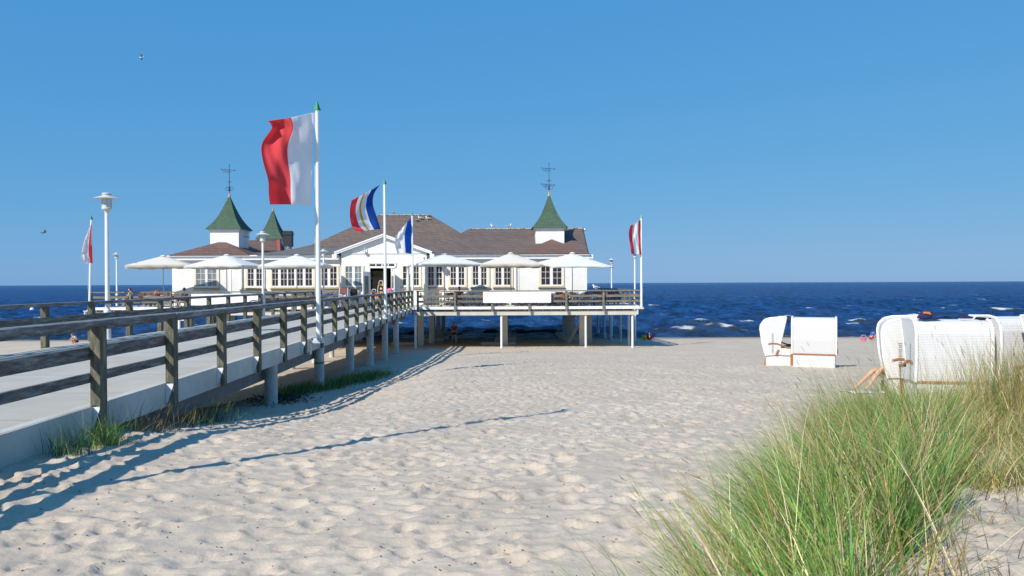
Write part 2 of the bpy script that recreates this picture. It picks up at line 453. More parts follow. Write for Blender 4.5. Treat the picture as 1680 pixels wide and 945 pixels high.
ys = list(-np.array(graded(-1.2, 320, .3, 1.12))[::-1]) + list(np.arange(1.3, 9, .034))
y = ys[-1]
while y < 72: y += .0038 * y; ys.append(y)
ys += graded(y, 200, .5, 1.2)[1:]
core = list(np.arange(-7, 9.5, .04))
xs = sorted([-v for v in graded(7.04, 430, .05, 1.035)]) + core + graded(9.54, 430, .05, 1.035)
xs = np.array(xs); ys = np.array(ys)
X, Y = np.meshgrid(xs, ys)
Z = ground_base(X, Y) + ground_detail(X, Y)
sm = mat('dry_sand', (.60, .525, .43), .95, .08)
n_, l_ = sm.node_tree.nodes, sm.node_tree.links
b_ = n_['Principled BSDF']; ge = n_.new('ShaderNodeNewGeometry')
sp_ = n_.new('ShaderNodeSeparateXYZ'); l_.new(ge.outputs['Position'], sp_.inputs[0])
t1 = n_.new('ShaderNodeTexNoise'); t1.inputs['Scale'].default_value = .8; t1.inputs['Detail'].default_value = 5; l_.new(ge.outputs['Position'], t1.inputs['Vector'])
r1 = n_.new('ShaderNodeValToRGB'); e_ = r1.color_ramp.elements
e_[0].position = .35; e_[0].color = (.515, .43, .34, 1); e_[1].position = .7; e_[1].color = (.585, .495, .397, 1)
l_.new(t1.outputs[0], r1.inputs[0])
# grains and specks
t3 = n_.new('ShaderNodeTexNoise'); t3.inputs['Scale'].default_value = 24; t3.inputs['Detail'].default_value = 6; t3.inputs['Roughness'].default_value = .8; l_.new(ge.outputs['Position'], t3.inputs['Vector'])
r3 = n_.new('ShaderNodeValToRGB'); r3.color_ramp.elements[0].position = .3; r3.color_ramp.elements[1].position = .5
r3.color_ramp.elements[0].color = (.86, .85, .84, 1); r3.color_ramp.elements[1].color = (1, 1, 1, 1); l_.new(t3.outputs[0], r3.inputs[0])
mu = n_.new('ShaderNodeMix'); mu.data_type = 'RGBA'; mu.blend_type = 'MULTIPLY'; mu.inputs[0].default_value = 1
l_.new(r1.outputs[0], mu.inputs[6]); l_.new(r3.outputs[0], mu.inputs[7])
# wet sand next to the water (by height)
mr = n_.new('ShaderNodeMapRange'); mr.inputs[1].default_value = -3.27; mr.inputs[2].default_value = -3.12; mr.inputs[3].default_value = 1; mr.inputs[4].default_value = 0
l_.new(sp_.outputs[2], mr.inputs[0])
wm = n_.new('ShaderNodeMix'); wm.data_type = 'RGBA'; l_.new(mr.outputs[0], wm.inputs[0]); l_.new(mu.outputs[2], wm.inputs[6]); wm.inputs[7].default_value = (.22, .19, .15, 1)
l_.new(wm.outputs[2], b_.inputs['Base Color'])
t4 = n_.new('ShaderNodeTexNoise'); t4.inputs['Scale'].default_value = 9; t4.inputs['Detail'].default_value = 9; t4.inputs['Roughness'].default_value = .62; l_.new(ge.outputs['Position'], t4.inputs['Vector'])
bp_ = n_.new('ShaderNodeBump'); bp_.inputs['Strength'].default_value = .5; bp_.inputs['Distance'].default_value = .035
l_.new(t4.outputs[0], bp_.inputs['Height']); l_.new(bp_.outputs[0], b_.inputs['Normal'])
props(grid_mesh('sand', xs, ys, Z, sm), kind='structure')

# ------------------------------------------------------------------ sea
SEA = -3.3
wx = np.array(sorted([-v for v in graded(70, 9000, 1.2, 1.12)]) + list(np.arange(-69, 69, .45)) + graded(69.2, 9000, 1.2, 1.12))
wy = np.array(list(np.arange(64.5, 110, .16)) + graded(110, 14000, .2, 1.02))
X, Y = np.meshgrid(wx, wy)
rw = np.random.default_rng(3); Zw = np.zeros_like(X)
for k in range(60):
    lam = .6 + 4.2 * rw.random() ** 1.5; ang = rw.normal(0, .38); amp = .018 * lam ** .8; ph = rw.uniform(0, 6.28)
    kk = 2 * math.pi / lam
    w_ = 1 / (1 + ((Y - 64) / (lam * 42)) ** 4)
    s_ = np.sin(kk * (Y * math.cos(ang) + X * math.sin(ang)) + ph)
    Zw += amp * w_ * s_
shore = sstep(66.2, 72, Y)
Zw *= (.15 + .85 * sstep(67, 80, Y))
foam = np.zeros_like(X); front_shade = np.zeros_like(X)
# breaking crests: (x centre, y, half length, height)
breakers = [(1230, 528, 26, .30), (1290, 523, 16, .2), (1468, 518, 52, .36), (1520, 514, 12, .2), (1652, 508.5, 34, .34), (1385, 531, 26, .22), (1240, 541, 30, .16),
            (1150, 529, 16, .2), (1410, 527, 26, .22), (1120, 541, 22, .16), (1180, 537, 40, .12), (1352, 512, 8, .15), (1400, 501, 12, .16), (1482, 475, 8, .2),
            (60, 521, 10, .22), (40, 529, 9, .2), (700, 520, 16, .2), (660, 532, 12, .15), (900, 530, 14, .12), (1090, 515, 9, .14), (1210, 496, 9, .2), (1560, 500, 10, .2), (300, 528, 9, .2),
            (1075, 502, 12, .2), (740, 545, 60, .08), (880, 546, 50, .08), (1310, 548, 60, .06), (1560, 549, 60, .06), (110, 523, 12, .2), (235, 528, 9, .15)]
for (bx, by, hl, hh) in breakers:
    h0 = P(bx, by, 1).z - EYE; Yb = (SEA + .12 - EYE) / h0; Xb = P(bx, by, Yb).x; L = hl / FPX * Yb
    yc = Yb + .22 * np.sin(X * .4 + bx) + .12 * np.sin(X * 1.7 + by); env = np.exp(-((X - Xb) / L) ** 4)
    Zw += hh * env * np.exp(-((Y - yc) / .75) ** 2) * .8
    rag = .5 + .5 * np.sin(X * 2.1 + bx) * np.sin(X * .77 + by)
    foam = np.maximum(foam, env * np.exp(-((Y - yc - .05) / (.30 + .55 * rag)) ** 2) * (.62 + .75 * rag) * min(1, .55 + hh * 2.2))
    env2 = np.exp(-((X - Xb) / (L * 1.9 + 1.5)) ** 2)
    front_shade = np.maximum(front_shade, .85 * env2 * np.exp(-((Y - yc + .95) / .75) ** 2))  # shaded front of the breaker, painted as a dark olive band
    Zw += .6 * hh * (env2 - env * .8).clip(0) * np.exp(-((Y - yc) / .8) ** 2)
for k in range(150):
    x_, y_ = rw.uniform(-62, 62), 68.6 + 42 * rw.random() ** 1.8; L = rw.uniform(1.5, 8); yc = y_ + .3 * np.sin(X * .7 + k)
    e = np.exp(-((X - x_) / L) ** 2); Zw += rw.uniform(.03, .09) * e * (.3 + .7 * min(1, (y_ - 68) / 8)) * np.exp(-((Y - yc) / .6) ** 2)
    front_shade = np.maximum(front_shade, .38 * e * np.exp(-((Y - yc + .7) / .5) ** 2) * (1.1 - (y_ - 69) / 50))  # painted front shade of the smaller waves too
wash = 66.8 + .35 * np.sin(X * .4) + .18 * np.sin(X * 1.3 + 1)
foam = np.maximum(foam, .8 * np.exp(-((Y - wash - .25) / .16) ** 2) * (.45 + .55 * np.sin(X * .9) ** 2))
foam = np.maximum(foam, .7 * np.exp(-((Y - wash - 1.6 - .4 * np.sin(X * .31)) / .14) ** 2) * (.2 + .8 * np.sin(X * .37 + 2) ** 4))
Zs = SEA + Zw
wmat = mat('sea_water', (.012, .07, .20), .14, .2)
n_, l_ = wmat.node_tree.nodes, wmat.node_tree.links; b_ = n_['Principled BSDF']; b_.inputs['IOR'].default_value = 1.333
ge = n_.new('ShaderNodeNewGeometry')
at = n_.new('ShaderNodeAttribute'); at.attribute_name = 'foam'
mp = n_.new('ShaderNodeMapping'); mp.inputs['Scale'].default_value = (.5, 1.1, 1); l_.new(ge.outputs['Position'], mp.inputs[0])
t1 = n_.new('ShaderNodeTexNoise'); t1.inputs['Scale'].default_value = .8; t1.inputs['Detail'].default_value = 9; t1.inputs['Roughness'].default_value = .68; t1.inputs['Distortion'].default_value = .4
l_.new(mp.outputs[0], t1.inputs['Vector'])
bp_ = n_.new('ShaderNodeBump'); bp_.inputs['Strength'].default_value = 1; bp_.inputs['Distance'].default_value = 1.3
l_.new(t1.outputs[0], bp_.inputs['Height']); l_.new(bp_.outputs[0], b_.inputs['Normal'])
# light and dark wave facets painted into the base colour as streaks
mp2 = n_.new('ShaderNodeMapping'); mp2.inputs['Scale'].default_value = (.42, .15, 1); l_.new(ge.outputs['Position'], mp2.inputs[0])
t2 = n_.new('ShaderNodeTexNoise'); t2.inputs['Scale'].default_value = 1; t2.inputs['Detail'].default_value = 7; t2.inputs['Roughness'].default_value = .72; l_.new(mp2.outputs[0], t2.inputs['Vector'])
rr = n_.new('ShaderNodeValToRGB'); rr.color_ramp.elements[0].position = .40; rr.color_ramp.elements[0].color = (.003, .020, .07, 1)
rr.color_ramp.elements[1].position = .60; rr.color_ramp.elements[1].color = (.018, .10, .32, 1); l_.new(t2.outputs[0], rr.inputs[0])
# tiny distant whitecaps
mp3 = n_.new('ShaderNodeMapping'); mp3.inputs['Scale'].default_value = (.16, .6, 1); l_.new(ge.outputs['Position'], mp3.inputs[0])
t5 = n_.new('ShaderNodeTexNoise'); t5.inputs['Scale'].default_value = 1; t5.inputs['Detail'].default_value = 3; t5.inputs['Roughness'].default_value = .7; l_.new(mp3.outputs[0], t5.inputs['Vector'])
r5 = n_.new('ShaderNodeValToRGB'); r5.color_ramp.elements[0].position = .70; r5.color_ramp.elements[1].position = .76; l_.new(t5.outputs[0], r5.inputs[0])
# foam broken up by noise
t6 = n_.new('ShaderNodeTexNoise'); t6.inputs['Scale'].default_value = 1.6; t6.inputs['Detail'].default_value = 8; t6.inputs['Roughness'].default_value = .8
mp6 = n_.new('ShaderNodeMapping'); mp6.inputs['Scale'].default_value = (.6, 2.2, 1); l_.new(ge.outputs['Position'], mp6.inputs[0]); l_.new(mp6.outputs[0], t6.inputs['Vector'])
g6 = n_.new('ShaderNodeMath'); g6.operation = 'MULTIPLY'; g6.inputs[1].default_value = 2.1; l_.new(t6.outputs[0], g6.inputs[0])
ad = n_.new('ShaderNodeMath'); ad.operation = 'ADD'; l_.new(at.outputs['Fac'], ad.inputs[0]); l_.new(g6.outputs[0], ad.inputs[1])
r6 = n_.new('ShaderNodeValToRGB'); r6.color_ramp.elements[0].position = .80; r6.color_ramp.elements[1].position = .98; 
sc_ = n_.new('ShaderNodeMath'); sc_.operation = 'MULTIPLY'; sc_.inputs[1].default_value = .53; l_.new(ad.outputs[0], sc_.inputs[0]); l_.new(sc_.outputs[0], r6.inputs[0])
mxm = n_.new('ShaderNodeMath'); mxm.operation = 'MAXIMUM'; l_.new(r5.outputs[0], mxm.inputs[0]); l_.new(r6.outputs[0], mxm.inputs[1])
# greenish brown shallows close to the beach, plus the painted shade of wave fronts
sp_ = n_.new('ShaderNodeSeparateXYZ'); l_.new(ge.outputs['Position'], sp_.inputs[0])
mr = n_.new('ShaderNodeMapRange'); mr.inputs[1].default_value = 67; mr.inputs[2].default_value = 92; mr.inputs[3].default_value = .35; mr.inputs[4].default_value = 0; l_.new(sp_.outputs[1], mr.inputs[0])
at2 = n_.new('ShaderNodeAttribute'); at2.attribute_name = 'wave_shade'
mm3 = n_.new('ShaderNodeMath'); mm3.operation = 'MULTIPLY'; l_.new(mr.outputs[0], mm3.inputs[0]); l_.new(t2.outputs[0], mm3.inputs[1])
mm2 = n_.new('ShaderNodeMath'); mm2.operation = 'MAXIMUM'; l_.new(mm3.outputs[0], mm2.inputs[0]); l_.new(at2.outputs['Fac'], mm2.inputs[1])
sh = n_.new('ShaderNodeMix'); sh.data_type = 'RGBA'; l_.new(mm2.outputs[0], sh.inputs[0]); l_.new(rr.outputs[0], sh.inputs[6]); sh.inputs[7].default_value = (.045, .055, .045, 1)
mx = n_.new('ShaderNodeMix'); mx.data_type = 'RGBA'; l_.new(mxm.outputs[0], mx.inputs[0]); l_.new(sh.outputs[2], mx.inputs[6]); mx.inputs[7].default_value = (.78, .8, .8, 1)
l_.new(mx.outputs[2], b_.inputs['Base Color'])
ro = n_.new('ShaderNodeMapRange'); ro.inputs[3].default_value = .12; ro.inputs[4].default_value = .85; l_.new(mxm.outputs[0], ro.inputs[0]); l_.new(ro.outputs[0], b_.inputs['Roughness'])
# wave slopes keep the water from ever being seen edge-on, so the mirror share is capped
df = n_.new('ShaderNodeBsdfDiffuse'); gl = n_.new('ShaderNodeBsdfGlossy'); gl.inputs['Roughness'].default_value = .12
l_.new(mx.outputs[2], df.inputs[0]); l_.new(bp_.outputs[0], df.inputs['Normal']); l_.new(bp_.outputs[0], gl.inputs['Normal'])
fr_ = n_.new('ShaderNodeFresnel'); fr_.inputs['IOR'].default_value = 1.333; l_.new(bp_.outputs[0], fr_.inputs['Normal'])
cp_ = n_.new('ShaderNodeMapRange'); cp_.inputs[1].default_value = .02; cp_.inputs[2].default_value = .9; cp_.inputs[3].default_value = .02; cp_.inputs[4].default_value = .70; l_.new(fr_.outputs[0], cp_.inputs[0])
nf_ = n_.new('ShaderNodeMath'); nf_.operation = 'SUBTRACT'; nf_.inputs[0].default_value = 1; nf_.use_clamp = True; l_.new(mxm.outputs[0], nf_.inputs[1])
fm_ = n_.new('ShaderNodeMath'); fm_.operation = 'MULTIPLY'; l_.new(cp_.outputs[0], fm_.inputs[0]); l_.new(nf_.outputs[0], fm_.inputs[1])
ms_ = n_.new('ShaderNodeMixShader'); l_.new(fm_.outputs[0], ms_.inputs[0]); l_.new(df.outputs[0], ms_.inputs[1]); l_.new(gl.outputs[0], ms_.inputs[2])
l_.new(ms_.outputs[0], n_['Material Output'].inputs[0])
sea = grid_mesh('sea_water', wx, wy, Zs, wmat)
for nm_, ar_ in (('foam', foam), ('wave_shade', front_shade)):
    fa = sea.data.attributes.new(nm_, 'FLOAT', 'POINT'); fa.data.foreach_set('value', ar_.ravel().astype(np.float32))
props(sea, kind='structure')

# ------------------------------------------------------------------ pier bridge
K = -.0288
def XR(Y): return -5.075 + K * Y          # right hand edge of the bridge
def XL(Y): return -10.86 + K * Y          # left hand edge
Y0, Y1 = -3.0, 49.9


def strip(mb, fx0, fx1, ya, yb, z0, z1):
    v = [(fx0(ya), ya, z0), (fx1(ya), ya, z0), (fx1(yb), yb, z0), (fx0(yb), yb, z0), (fx0(ya), ya, z1), (fx1(ya), ya, z1), (fx1(yb), yb, z1), (fx0(yb), yb, z1)]
    return mb.add(v, [(0, 3, 2, 1), (4, 5, 6, 7), (0, 1, 5, 4), (1, 2, 6, 5), (2, 3, 7, 6), (3, 0, 4, 7)])


bridge = empty('pier_bridge', (XR(0) - 3, 20, -.2), 'pale concrete walkway on round pillars leading from the beach to the white pier restaurant', 'footbridge')
m = strip(MB(), lambda y: XL(y) + .14, lambda y: XR(y) - .14, Y0, Y1, -.22, 0); m.build('deck', M['deck'], bridge)
for nm, a, b in (('edge_beam', lambda y: XR(y) - .14, XR), ('edge_beam', XL, lambda y: XL(y) + .14)):
    m = MB(); ya = Y0; k = 0
    while ya < Y1 - .1:
        yb = min(ya + 4.4, Y1); strip(m, a, b, ya, yb - .012, -.36, .012); ya = yb
    m.build(nm, M['concrete'], bridge)
for dx in (-.55, -2.9, -5.2):
    strip(MB(), lambda y: XR(y) + dx - .12, lambda y: XR(y) + dx + .12, 5.5, Y1, -.78, -.22).build('girder', M['girder'], bridge)
for i, yb in enumerate([13.6, 18.6, 23.85, 29.1, 34, 38.8, 43.4]):
    for side, xx, yb in ((0, XR(yb) - .24, yb), (1, XL(yb) + 1.1, yb + 3.4), (2, XR(yb) - 2.9, yb)):
        if yb > 48 or (side == 0 and yb < 15) or (side == 1 and yb < 18) or (side == 2 and yb > 20): continue
        zb = float(ground_base(xx, yb)) - .5
        col = MB().cyl((xx, yb, zb), (xx, yb, -.225), .155, n=24).build('pillar', M['pillar'], bridge, smooth=True)
        if i == 2 and side == 0:
            MB().cyl((xx, yb, -.93), (xx, yb, -.86), .158, n=24, caps=False).build('green_band', M['green_band'], col, smooth=True)
    MB().box(XL(yb) + .5, XR(yb) - .7, yb - .17, yb + .17, -.62, -.223).build('crossbeam', M['girder'], bridge)
# solid abutment where the bridge meets the beach
strip(MB(), lambda y: XL(y) + .16, lambda y: XR(y) - .15, Y0, 10.4, -1.0, -.24).build('abutment', M['concrete'], bridge)
strip(MB(), lambda y: XR(y) + .002, lambda y: XR(y) + .03, Y0, 9.72, -.8, .008).build('abutment_face', M['concrete'], bridge)

post_R = [-1.9, .4, 2.7, 5.1, 7.45, 9.74, 12.0, 14.25, 16.45, 18.55, 20.6, 22.65, 24.7, 26.75, 28.8, 30.85, 32.85, 34.9, 36.95, 39.0, 41.0, 43.05, 45.1, 47.15, 49.3]
post_L = [18.75 + 2.2 * k for k in range(-9, 15)]


def bridge_rail(name, fx, ys_, side, label, y_end):
    r = empty(name, (fx(20), 20, 0), label, 'railing', 'timber railings along the pier walkway')
    s = side
    for yy in ys_:
        x = fx(yy)
        pm = MB().box(min(x - s * .005, x + s * .125), max(x - s * .005, x + s * .125), yy, yy + .17, .016, 1.02)
        pm.box(min(x + s * .06, x + s * .125), max(x + s * .06, x + s * .125), yy, yy + .17, -.34, .016)
        p = pm.build('post', M['post'], r, bevel=.006)
        q2 = MB(); q2.prism([(x + s * .002, .0), (x + s * .12, -.0), (x + s * .12, -.03), (x + s * .03, -.30), (x + s * .002, -.30)], 'y', yy - .010, yy - .001)
        q2.cyl((x + s * .055, yy - .018, -.07), (x + s * .055, yy - .008, -.07), .013, n=8); q2.cyl((x + s * .03, yy - .018, -.2), (x + s * .03, yy - .008, -.2), .013, n=8)
        q2.build('bracket', M['polew'], p)
    for nm, z0, z1, w0, w1 in (('handrail', 1.02, 1.105, -.05, .155), ('middle_rail', .60, .765, -.062, -.007), ('lower_rail', .305, .43, -.062, -.007)):
        mb = MB()
        ys2 = list(ys_); n = len(ys2)
        for k in range(0, n - 1):
            if k % 2: continue
            ya = ys2[k] + (.085 if k else 0); yb = ys2[min(k + 2, n - 1)] + .085
            jz = random.uniform(-.006, .006)
            a_ = (lambda o: (lambda y: fx(y) + s * o))
            f0, f1 = a_(w0), a_(w1)
            if s < 0: f0, f1 = f1, f0
            strip(mb, f0, f1, ya + .004, yb - .004, z0 + jz, z1 + jz)
        mb.build(nm, M['hrail' if nm == 'handrail' else 'wood'], r, bevel=.03 if nm == 'handrail' else .01)
    return r


bridge_rail('bridge_railing', XR, post_R, 1, 'weathered timber railing nearest the camera, along the right edge of the pier walkway', 49.5)
bridge_rail('bridge_railing', XL, post_L, -1, 'weathered timber railing on the far left edge of the pier walkway', 51)

# ------------------------------------------------------------------ pier platform
PXL, PXR = -28.3, 8.45
pf = empty('pier_platform', (-9, 60, -.2), 'pale pier platform on slender columns carrying the white restaurant over the beach', 'pier')
MB().box(PXL, -11.9, 51.6, 80, -.14, .0).box(-11.9, PXR, 50.0, 80, -.14, .0).build('deck', M['deck'], pf)
MB().box(-6.35, PXR, 49.94, 49.998, -.15, .03).build('edge_board', M['trim'], pf)
MB().box(PXL, -12.3, 51.54, 51.598, -.15, .03).build('edge_board', M['trim'], pf)
MB().box(PXR + .002, PXR + .06, 49.94, 80, -.15, .03).build('edge_board', M['trim'], pf)
mb = MB()
for k in range(26): mb.box(-6.2 + k * 1.16 * .5 * 1.02 if False else -6.2 + k * .585, -6.2 + k * .585 + .035, 50.05, 50.5, -.26, -.142)
for k in range(28): mb.box(PXL + .3 + k * .585, PXL + .335 + k * .585, 51.65, 52.1, -.26, -.142)
mb.build('joist', M['beam'], pf)
MB().box(-6.4, 8.22, 50.12, 50.42, -.55, -.262).build('front_beam', M['beam'], pf, bevel=.01)
MB().box(PXL + .2, -11.9, 51.75, 52.05, -.55, -.262).build('front_beam', M['beam'], pf, bevel=.01)
MB().box(-6.0, 7.9, 50.45, 78, -.262, -.143).box(PXL + .3, -6.1, 52.1, 78, -.262, -.143).build('underside', M['beam'], pf)
for x in (-6.35, -.52, 4.85):
    for (yy) in (53.3, 57.2, 61.5, 66.2, 71):
        if yy in (57.2,) and x == -.52: continue
        w = .2 if yy < 55 else .17
        dx = {57.2: .35 if x < -6 else .9}.get(yy, 0)
        zb = float(ground_base(x, yy)) - .6
        MB().box(x + dx - w, x + dx + w, yy - w, yy + w, zb, -.264).build('column', M['beam'] if yy < 60 else M['pillar'], pf, bevel=.01)
        if yy > 60:
            zt = max(-3.35, float(ground_base(x, yy))) + .32
            MB().box(x - .85, x + .85, yy - .7, yy + .7, zt - 1.2, zt).build('footing', M['concrete'], pf, bevel=.03)
for x in (-24, -17.5, -12.2):
    for yy in (53.3, 57.2, 61.5, 66.2, 71):
        MB().box(x - .19, x + .19, yy - .19, yy + .19, float(ground_base(x, yy)) - .6, -.264).build('column', M['beam'], pf, bevel=.01)
for x in (-6.33, -.70, 4.82, 7.88): MB().cyl((x, 50.27, -3.3), (x, 50.27, -.55), .075, n=14).build('slender_column', M['polew'], pf, smooth=True)
for x in (-27.9, -22.5, -17, -12.6): MB().cyl((x, 51.9, -3.4), (x, 51.9, -.55), .085, n=14).build('slender_column', M['polew'], pf, smooth=True)
for (x, yy) in ((8.0, 52.6), (8.0, 56.6), (8.0, 62.6), (8.05, 67), (8.05, 72)):
    c_ = MB().cyl((x, yy, -4.2), (x, yy, -.264), .085, n=12).build('slender_column', M['pillar'], pf, smooth=True)
    if yy > 62: MB().cyl((x, yy, -3.6), (x, yy, -2.75), .2, .16, n=12).build('column_base', M['concrete'], c_, smooth=True)
MB().bar((4.1, 57.4, -3.1), (5.6, 56.9, -.4), .16, .18).build('diagonal_brace', M['beam'], pf)
for (x, yy, w) in ((-7.9, 56.0, .9), (-1.0, 55.5, 1.25)):
    MB().box(x - w, x + w, yy - .25, yy + .25, gz(x, yy) - .2, gz(x, yy) + .17).build('footing', M['concrete'], pf, bevel=.02)


def plat_rail(name, a, b, npost, label, zt=1.05, lastpost=True):
    a, b = Vector(a), Vector(b); d = (b - a); L = d.length; d.normalize(); nrm = Vector((d.y, -d.x, 0))
    r = empty(name, a, label, 'railing', 'timber railings round the pier platform')
    for k in range(npost):
        p = a + d * (L * k / (npost - 1)); p = p + nrm * .03
        mb = MB().bar(p + Vector((0, 0, -.30)), p + Vector((0, 0, zt - .05)), .13, .13); mb.build('post', M['twood'], r, bevel=.006)
    for nm, z, h, w in (('handrail', zt - .012, .075, .2), ('middle_rail', .70, .15, .05), ('lower_rail', .36, .13, .05)):
        o_ = nrm * (.03 if nm == 'handrail' else -.065)
        MB().bar(a + o_ + Vector((0, 0, z)) - d * .08, b + o_ + Vector((0, 0, z)) + d * .08, w, h).build(nm, M['twood'], r, bevel=.006)
    return r


fr = Vector((PX(686, 49.9, 490), 49.9, 0))
plat_rail('platform_railing', (-6.12, 49.9, 0), (PXR - .1, 49.9, 0), 7, 'grey timber railing along the front of the right terrace, above the sand')
plat_rail('platform_railing', (PXR, 50.2, 0), (8.3, 74, 0), 11, 'grey timber railing running back along the seaward right side of the terrace')
plat_rail('platform_railing', (PXL, 51.5, 0), (-12.0, 51.5, 0), 7, 'grey timber railing along the front of the left terrace, behind the walkway')
plat_rail('platform_railing', (PXL, 74, 0), (PXL, 51.7, 0), 10, 'grey timber railing at the left side of the left terrace')
plat_rail('platform_railing', (8.3, 74.3, 0), (5.6, 79, 0), 4, 'short grey timber railing at the far right back corner of the terrace')
plat_rail('platform_railing', (PXL + .1, 74.2, 0), (-25.2, 74.2, 0), 3, 'short grey timber railing across the back of the left terrace')

# banners on the railings
def banner(x0, x1, Y, z0, z1, label, logo=False):
    o = empty('banner', ((x0 + x1) / 2, Y, z0), label, 'banner')
    n = 14; mb = MB(); v = []; f = []
    for i in range(n + 1):
        for j, z in enumerate((z0, z1)):
            x = x0 + (x1 - x0) * i / n; v.append((x, Y + .012 * math.sin(i * 1.3 + j), z)); 
    for i in range(n + 1):
        for j, z in enumerate((z0, z1)):
            x = x0 + (x1 - x0) * i / n; v.append((x, Y + .02 + .012 * math.sin(i * 1.3 + j), z))
    q = 2 * (n + 1)
    for i in range(n):
        a = 2 * i; f += [(a, a + 2, a + 3, a + 1), (q + a, q + a + 1, q + a + 3, q + a + 2), (a, q + a, q + a + 2, a + 2), (a + 1, a + 3, q + a + 3, q + a + 1)]
    f += [(0, 1, q + 1, q), (2 * n, q + 2 * n, q + 2 * n + 1, 2 * n + 1)]
    mb.add(v, f).build('sheet', M['banner'], o)
    if logo:
        pts = []
        for i in range(9):
            t = i / 8; pts.append((x1 - .95 + .8 * t, z0 + .12 + .34 * t + .07 * math.sin(t * 6.28)))
        up = [(p[0], p[1] + .055 * math.sin(math.pi * (i + .5) / 9)) for i, p in enumerate(pts)]
        MB().prism(pts + up[::-1], 'y', Y - .022, Y - .018).build('swoosh', M['bluep'], o)
        MB().prism([(x0 + 2.15, z1 - .02), (x1 - .15, z1 - .02), (x1 - .9, z1 - .1), (x0 + 2.3, z1 - .11)], 'y', Y - .022, Y - .018).build('stripe', M['lblue'], o)
    return o


z_a, z_b = PZ(848, 478.5, 49.7), PZ(848, 496.8, 49.7)
banner(PX(792.5, 49.72, 488), PX(904, 49.72, 488), 49.72, z_b, z_a, 'blank white banner stretched over the front railing of the right terrace')
banner(PX(313.5, 51.36, 488), PX(430, 51.36, 488), 51.36, .15, PZ(370, 482, 51.36), 'white banner with a dark blue swoosh on the left terrace railing', True)

# ------------------------------------------------------------------ restaurant
GY, FY = 55.0, 56.0
EZ = 3.64
house = empty('pier_restaurant', (-9.5, 60, 0), 'long white weatherboard pier restaurant with brown roofs and green corner turrets', 'building')
HX0, HX1 = PX(282.3, FY), PX(963, FY)
gx0, gx1 = PX(560, GY), PX(700, GY)


def board_mat():
    m = mat('white_boards', (.8, .8, .79), .5, .3)
    n, l = m.node_tree.nodes, m.node_tree.links
    tc = n.new('ShaderNodeTexCoord'); sp = n.new('ShaderNodeSeparateXYZ'); l.new(tc.outputs['Object'], sp.inputs[0])
    ad = n.new('ShaderNodeMath'); ad.operation = 'ADD'; l.new(sp.outputs[0], ad.inputs[0]); l.new(sp.outputs[1], ad.inputs[1])
    mu = n.new('ShaderNodeMath'); mu.operation = 'MULTIPLY'; mu.inputs[1].default_value = 5.5; l.new(ad.outputs[0], mu.inputs[0])
    fr = n.new('ShaderNodeMath'); fr.operation = 'FRACT'; l.new(mu.outputs[0], fr.inputs[0])
    r = n.new('ShaderNodeValToRGB'); r.color_ramp.elements[0].position = .0; r.color_ramp.elements[0].color = (0, 0, 0, 1); r.color_ramp.elements[1].position = .08
    l.new(fr.outputs[0], r.inputs[0])
    bp = n.new('ShaderNodeBump'); bp.inputs['Strength'].default_value = .5; bp.inputs['Distance'].default_value = .012
    l.new(r.outputs[0], bp.inputs['Height']); l.new(bp.outputs[0], n['Principled BSDF'].inputs['Normal'])
    t = n.new('ShaderNodeTexNoise'); t.inputs['Scale'].default_value = 1.1; t.inputs['Detail'].default_value = 6; l.new(tc.outputs['Object'], t.inputs['Vector'])
    rr = n.new('ShaderNodeValToRGB'); rr.color_ramp.elements[0].position = .35; rr.color_ramp.elements[0].color = (.74, .74, .72, 1); rr.color_ramp.elements[1].position = .6; rr.color_ramp.elements[1].color = (.82, .82, .81, 1)
    l.new(t.outputs[0], rr.inputs[0]); l.new(rr.outputs[0], n['Principled BSDF'].inputs['Base Color'])
    return m


M['boards'] = board_mat()
dx0, dx1 = PX(607, GY), PX(641.5, GY); dzt = PZ(625, 440, GY)
MB().box(HX0, gx0, FY, 73, .005, 3.62).box(gx1, HX1, FY, 73, .005, 3.62).box(gx0, gx1, 58.6, 73, .005, 3.62).build('wall', M['boards'], house)
MB().box(gx0, dx0, GY, GY + .3, .005, 3.75).box(dx1, gx1, GY, GY + .3, .005, 3.75).box(dx0, dx1, GY, GY + .3, dzt, 3.75) \
    .box(gx0, gx0 + .3, GY + .3, 58.6, .005, 3.62).box(gx1 - .3, gx1, GY + .3, 58.6, .005, 3.62).build('entrance_wall', M['boards'], house)
MB().box(gx0 + .3, gx1 - .3, GY + .3, 58.55, 2.9, 2.95).box(gx0 + .3, gx1 - .3, 58.5, 58.56, .01, 2.9).build('shop_ceiling_and_back_wall', M['inside'], house)
MB().box(dx0 - .25, dx0 + .75, 57.4, 57.8, .01, 2.5).box(dx0 - .3, dx0 + .6, 56.9, 57.3, 1.9, 2.0).box(dx0 + .1, dx0 + .62, 57.3, 57.39, .3, 2.3).build('shop_shelf', M['insidew'], house)
# gable
ax = (gx0 + gx1) / 2
gz0, gz1 = PZ(560, 421, GY), PZ(627, 389.5, GY)
MB().prism([(gx0, 3.752), (gx1, 3.752), (ax, gz1)], 'y', GY, GY + .3).build('gable', M['white'], house)
MB().box(gx0 - .0, gx1 + .0, GY - .06, GY - .001, 3.70, 3.745).build('gable_moulding', M['trim'], house)
mb = MB()
rise = Vector((ax - gx0, 0, gz1 - 3.75)).normalized()
for s in (-1, 1):
    e = Vector((ax + s * (ax - gx0 + .42), GY - .16, 3.75 - .42 * rise.z / rise.x + .02)); t = Vector((ax, GY - .16, gz1 + .02))
    up = Vector((0, 0, .10))
    mb.bar(e + up, t + up + Vector((-s * 0, 0, 0)), .34, .19)
    mb.bar(e + up + Vector((0, -.19, .07)), t + up + Vector((0, -.19, .07)), .05, .10)
    mb.box(e.x - .16, e.x + .16, GY - .36, GY + .04, 3.36, 3.66)
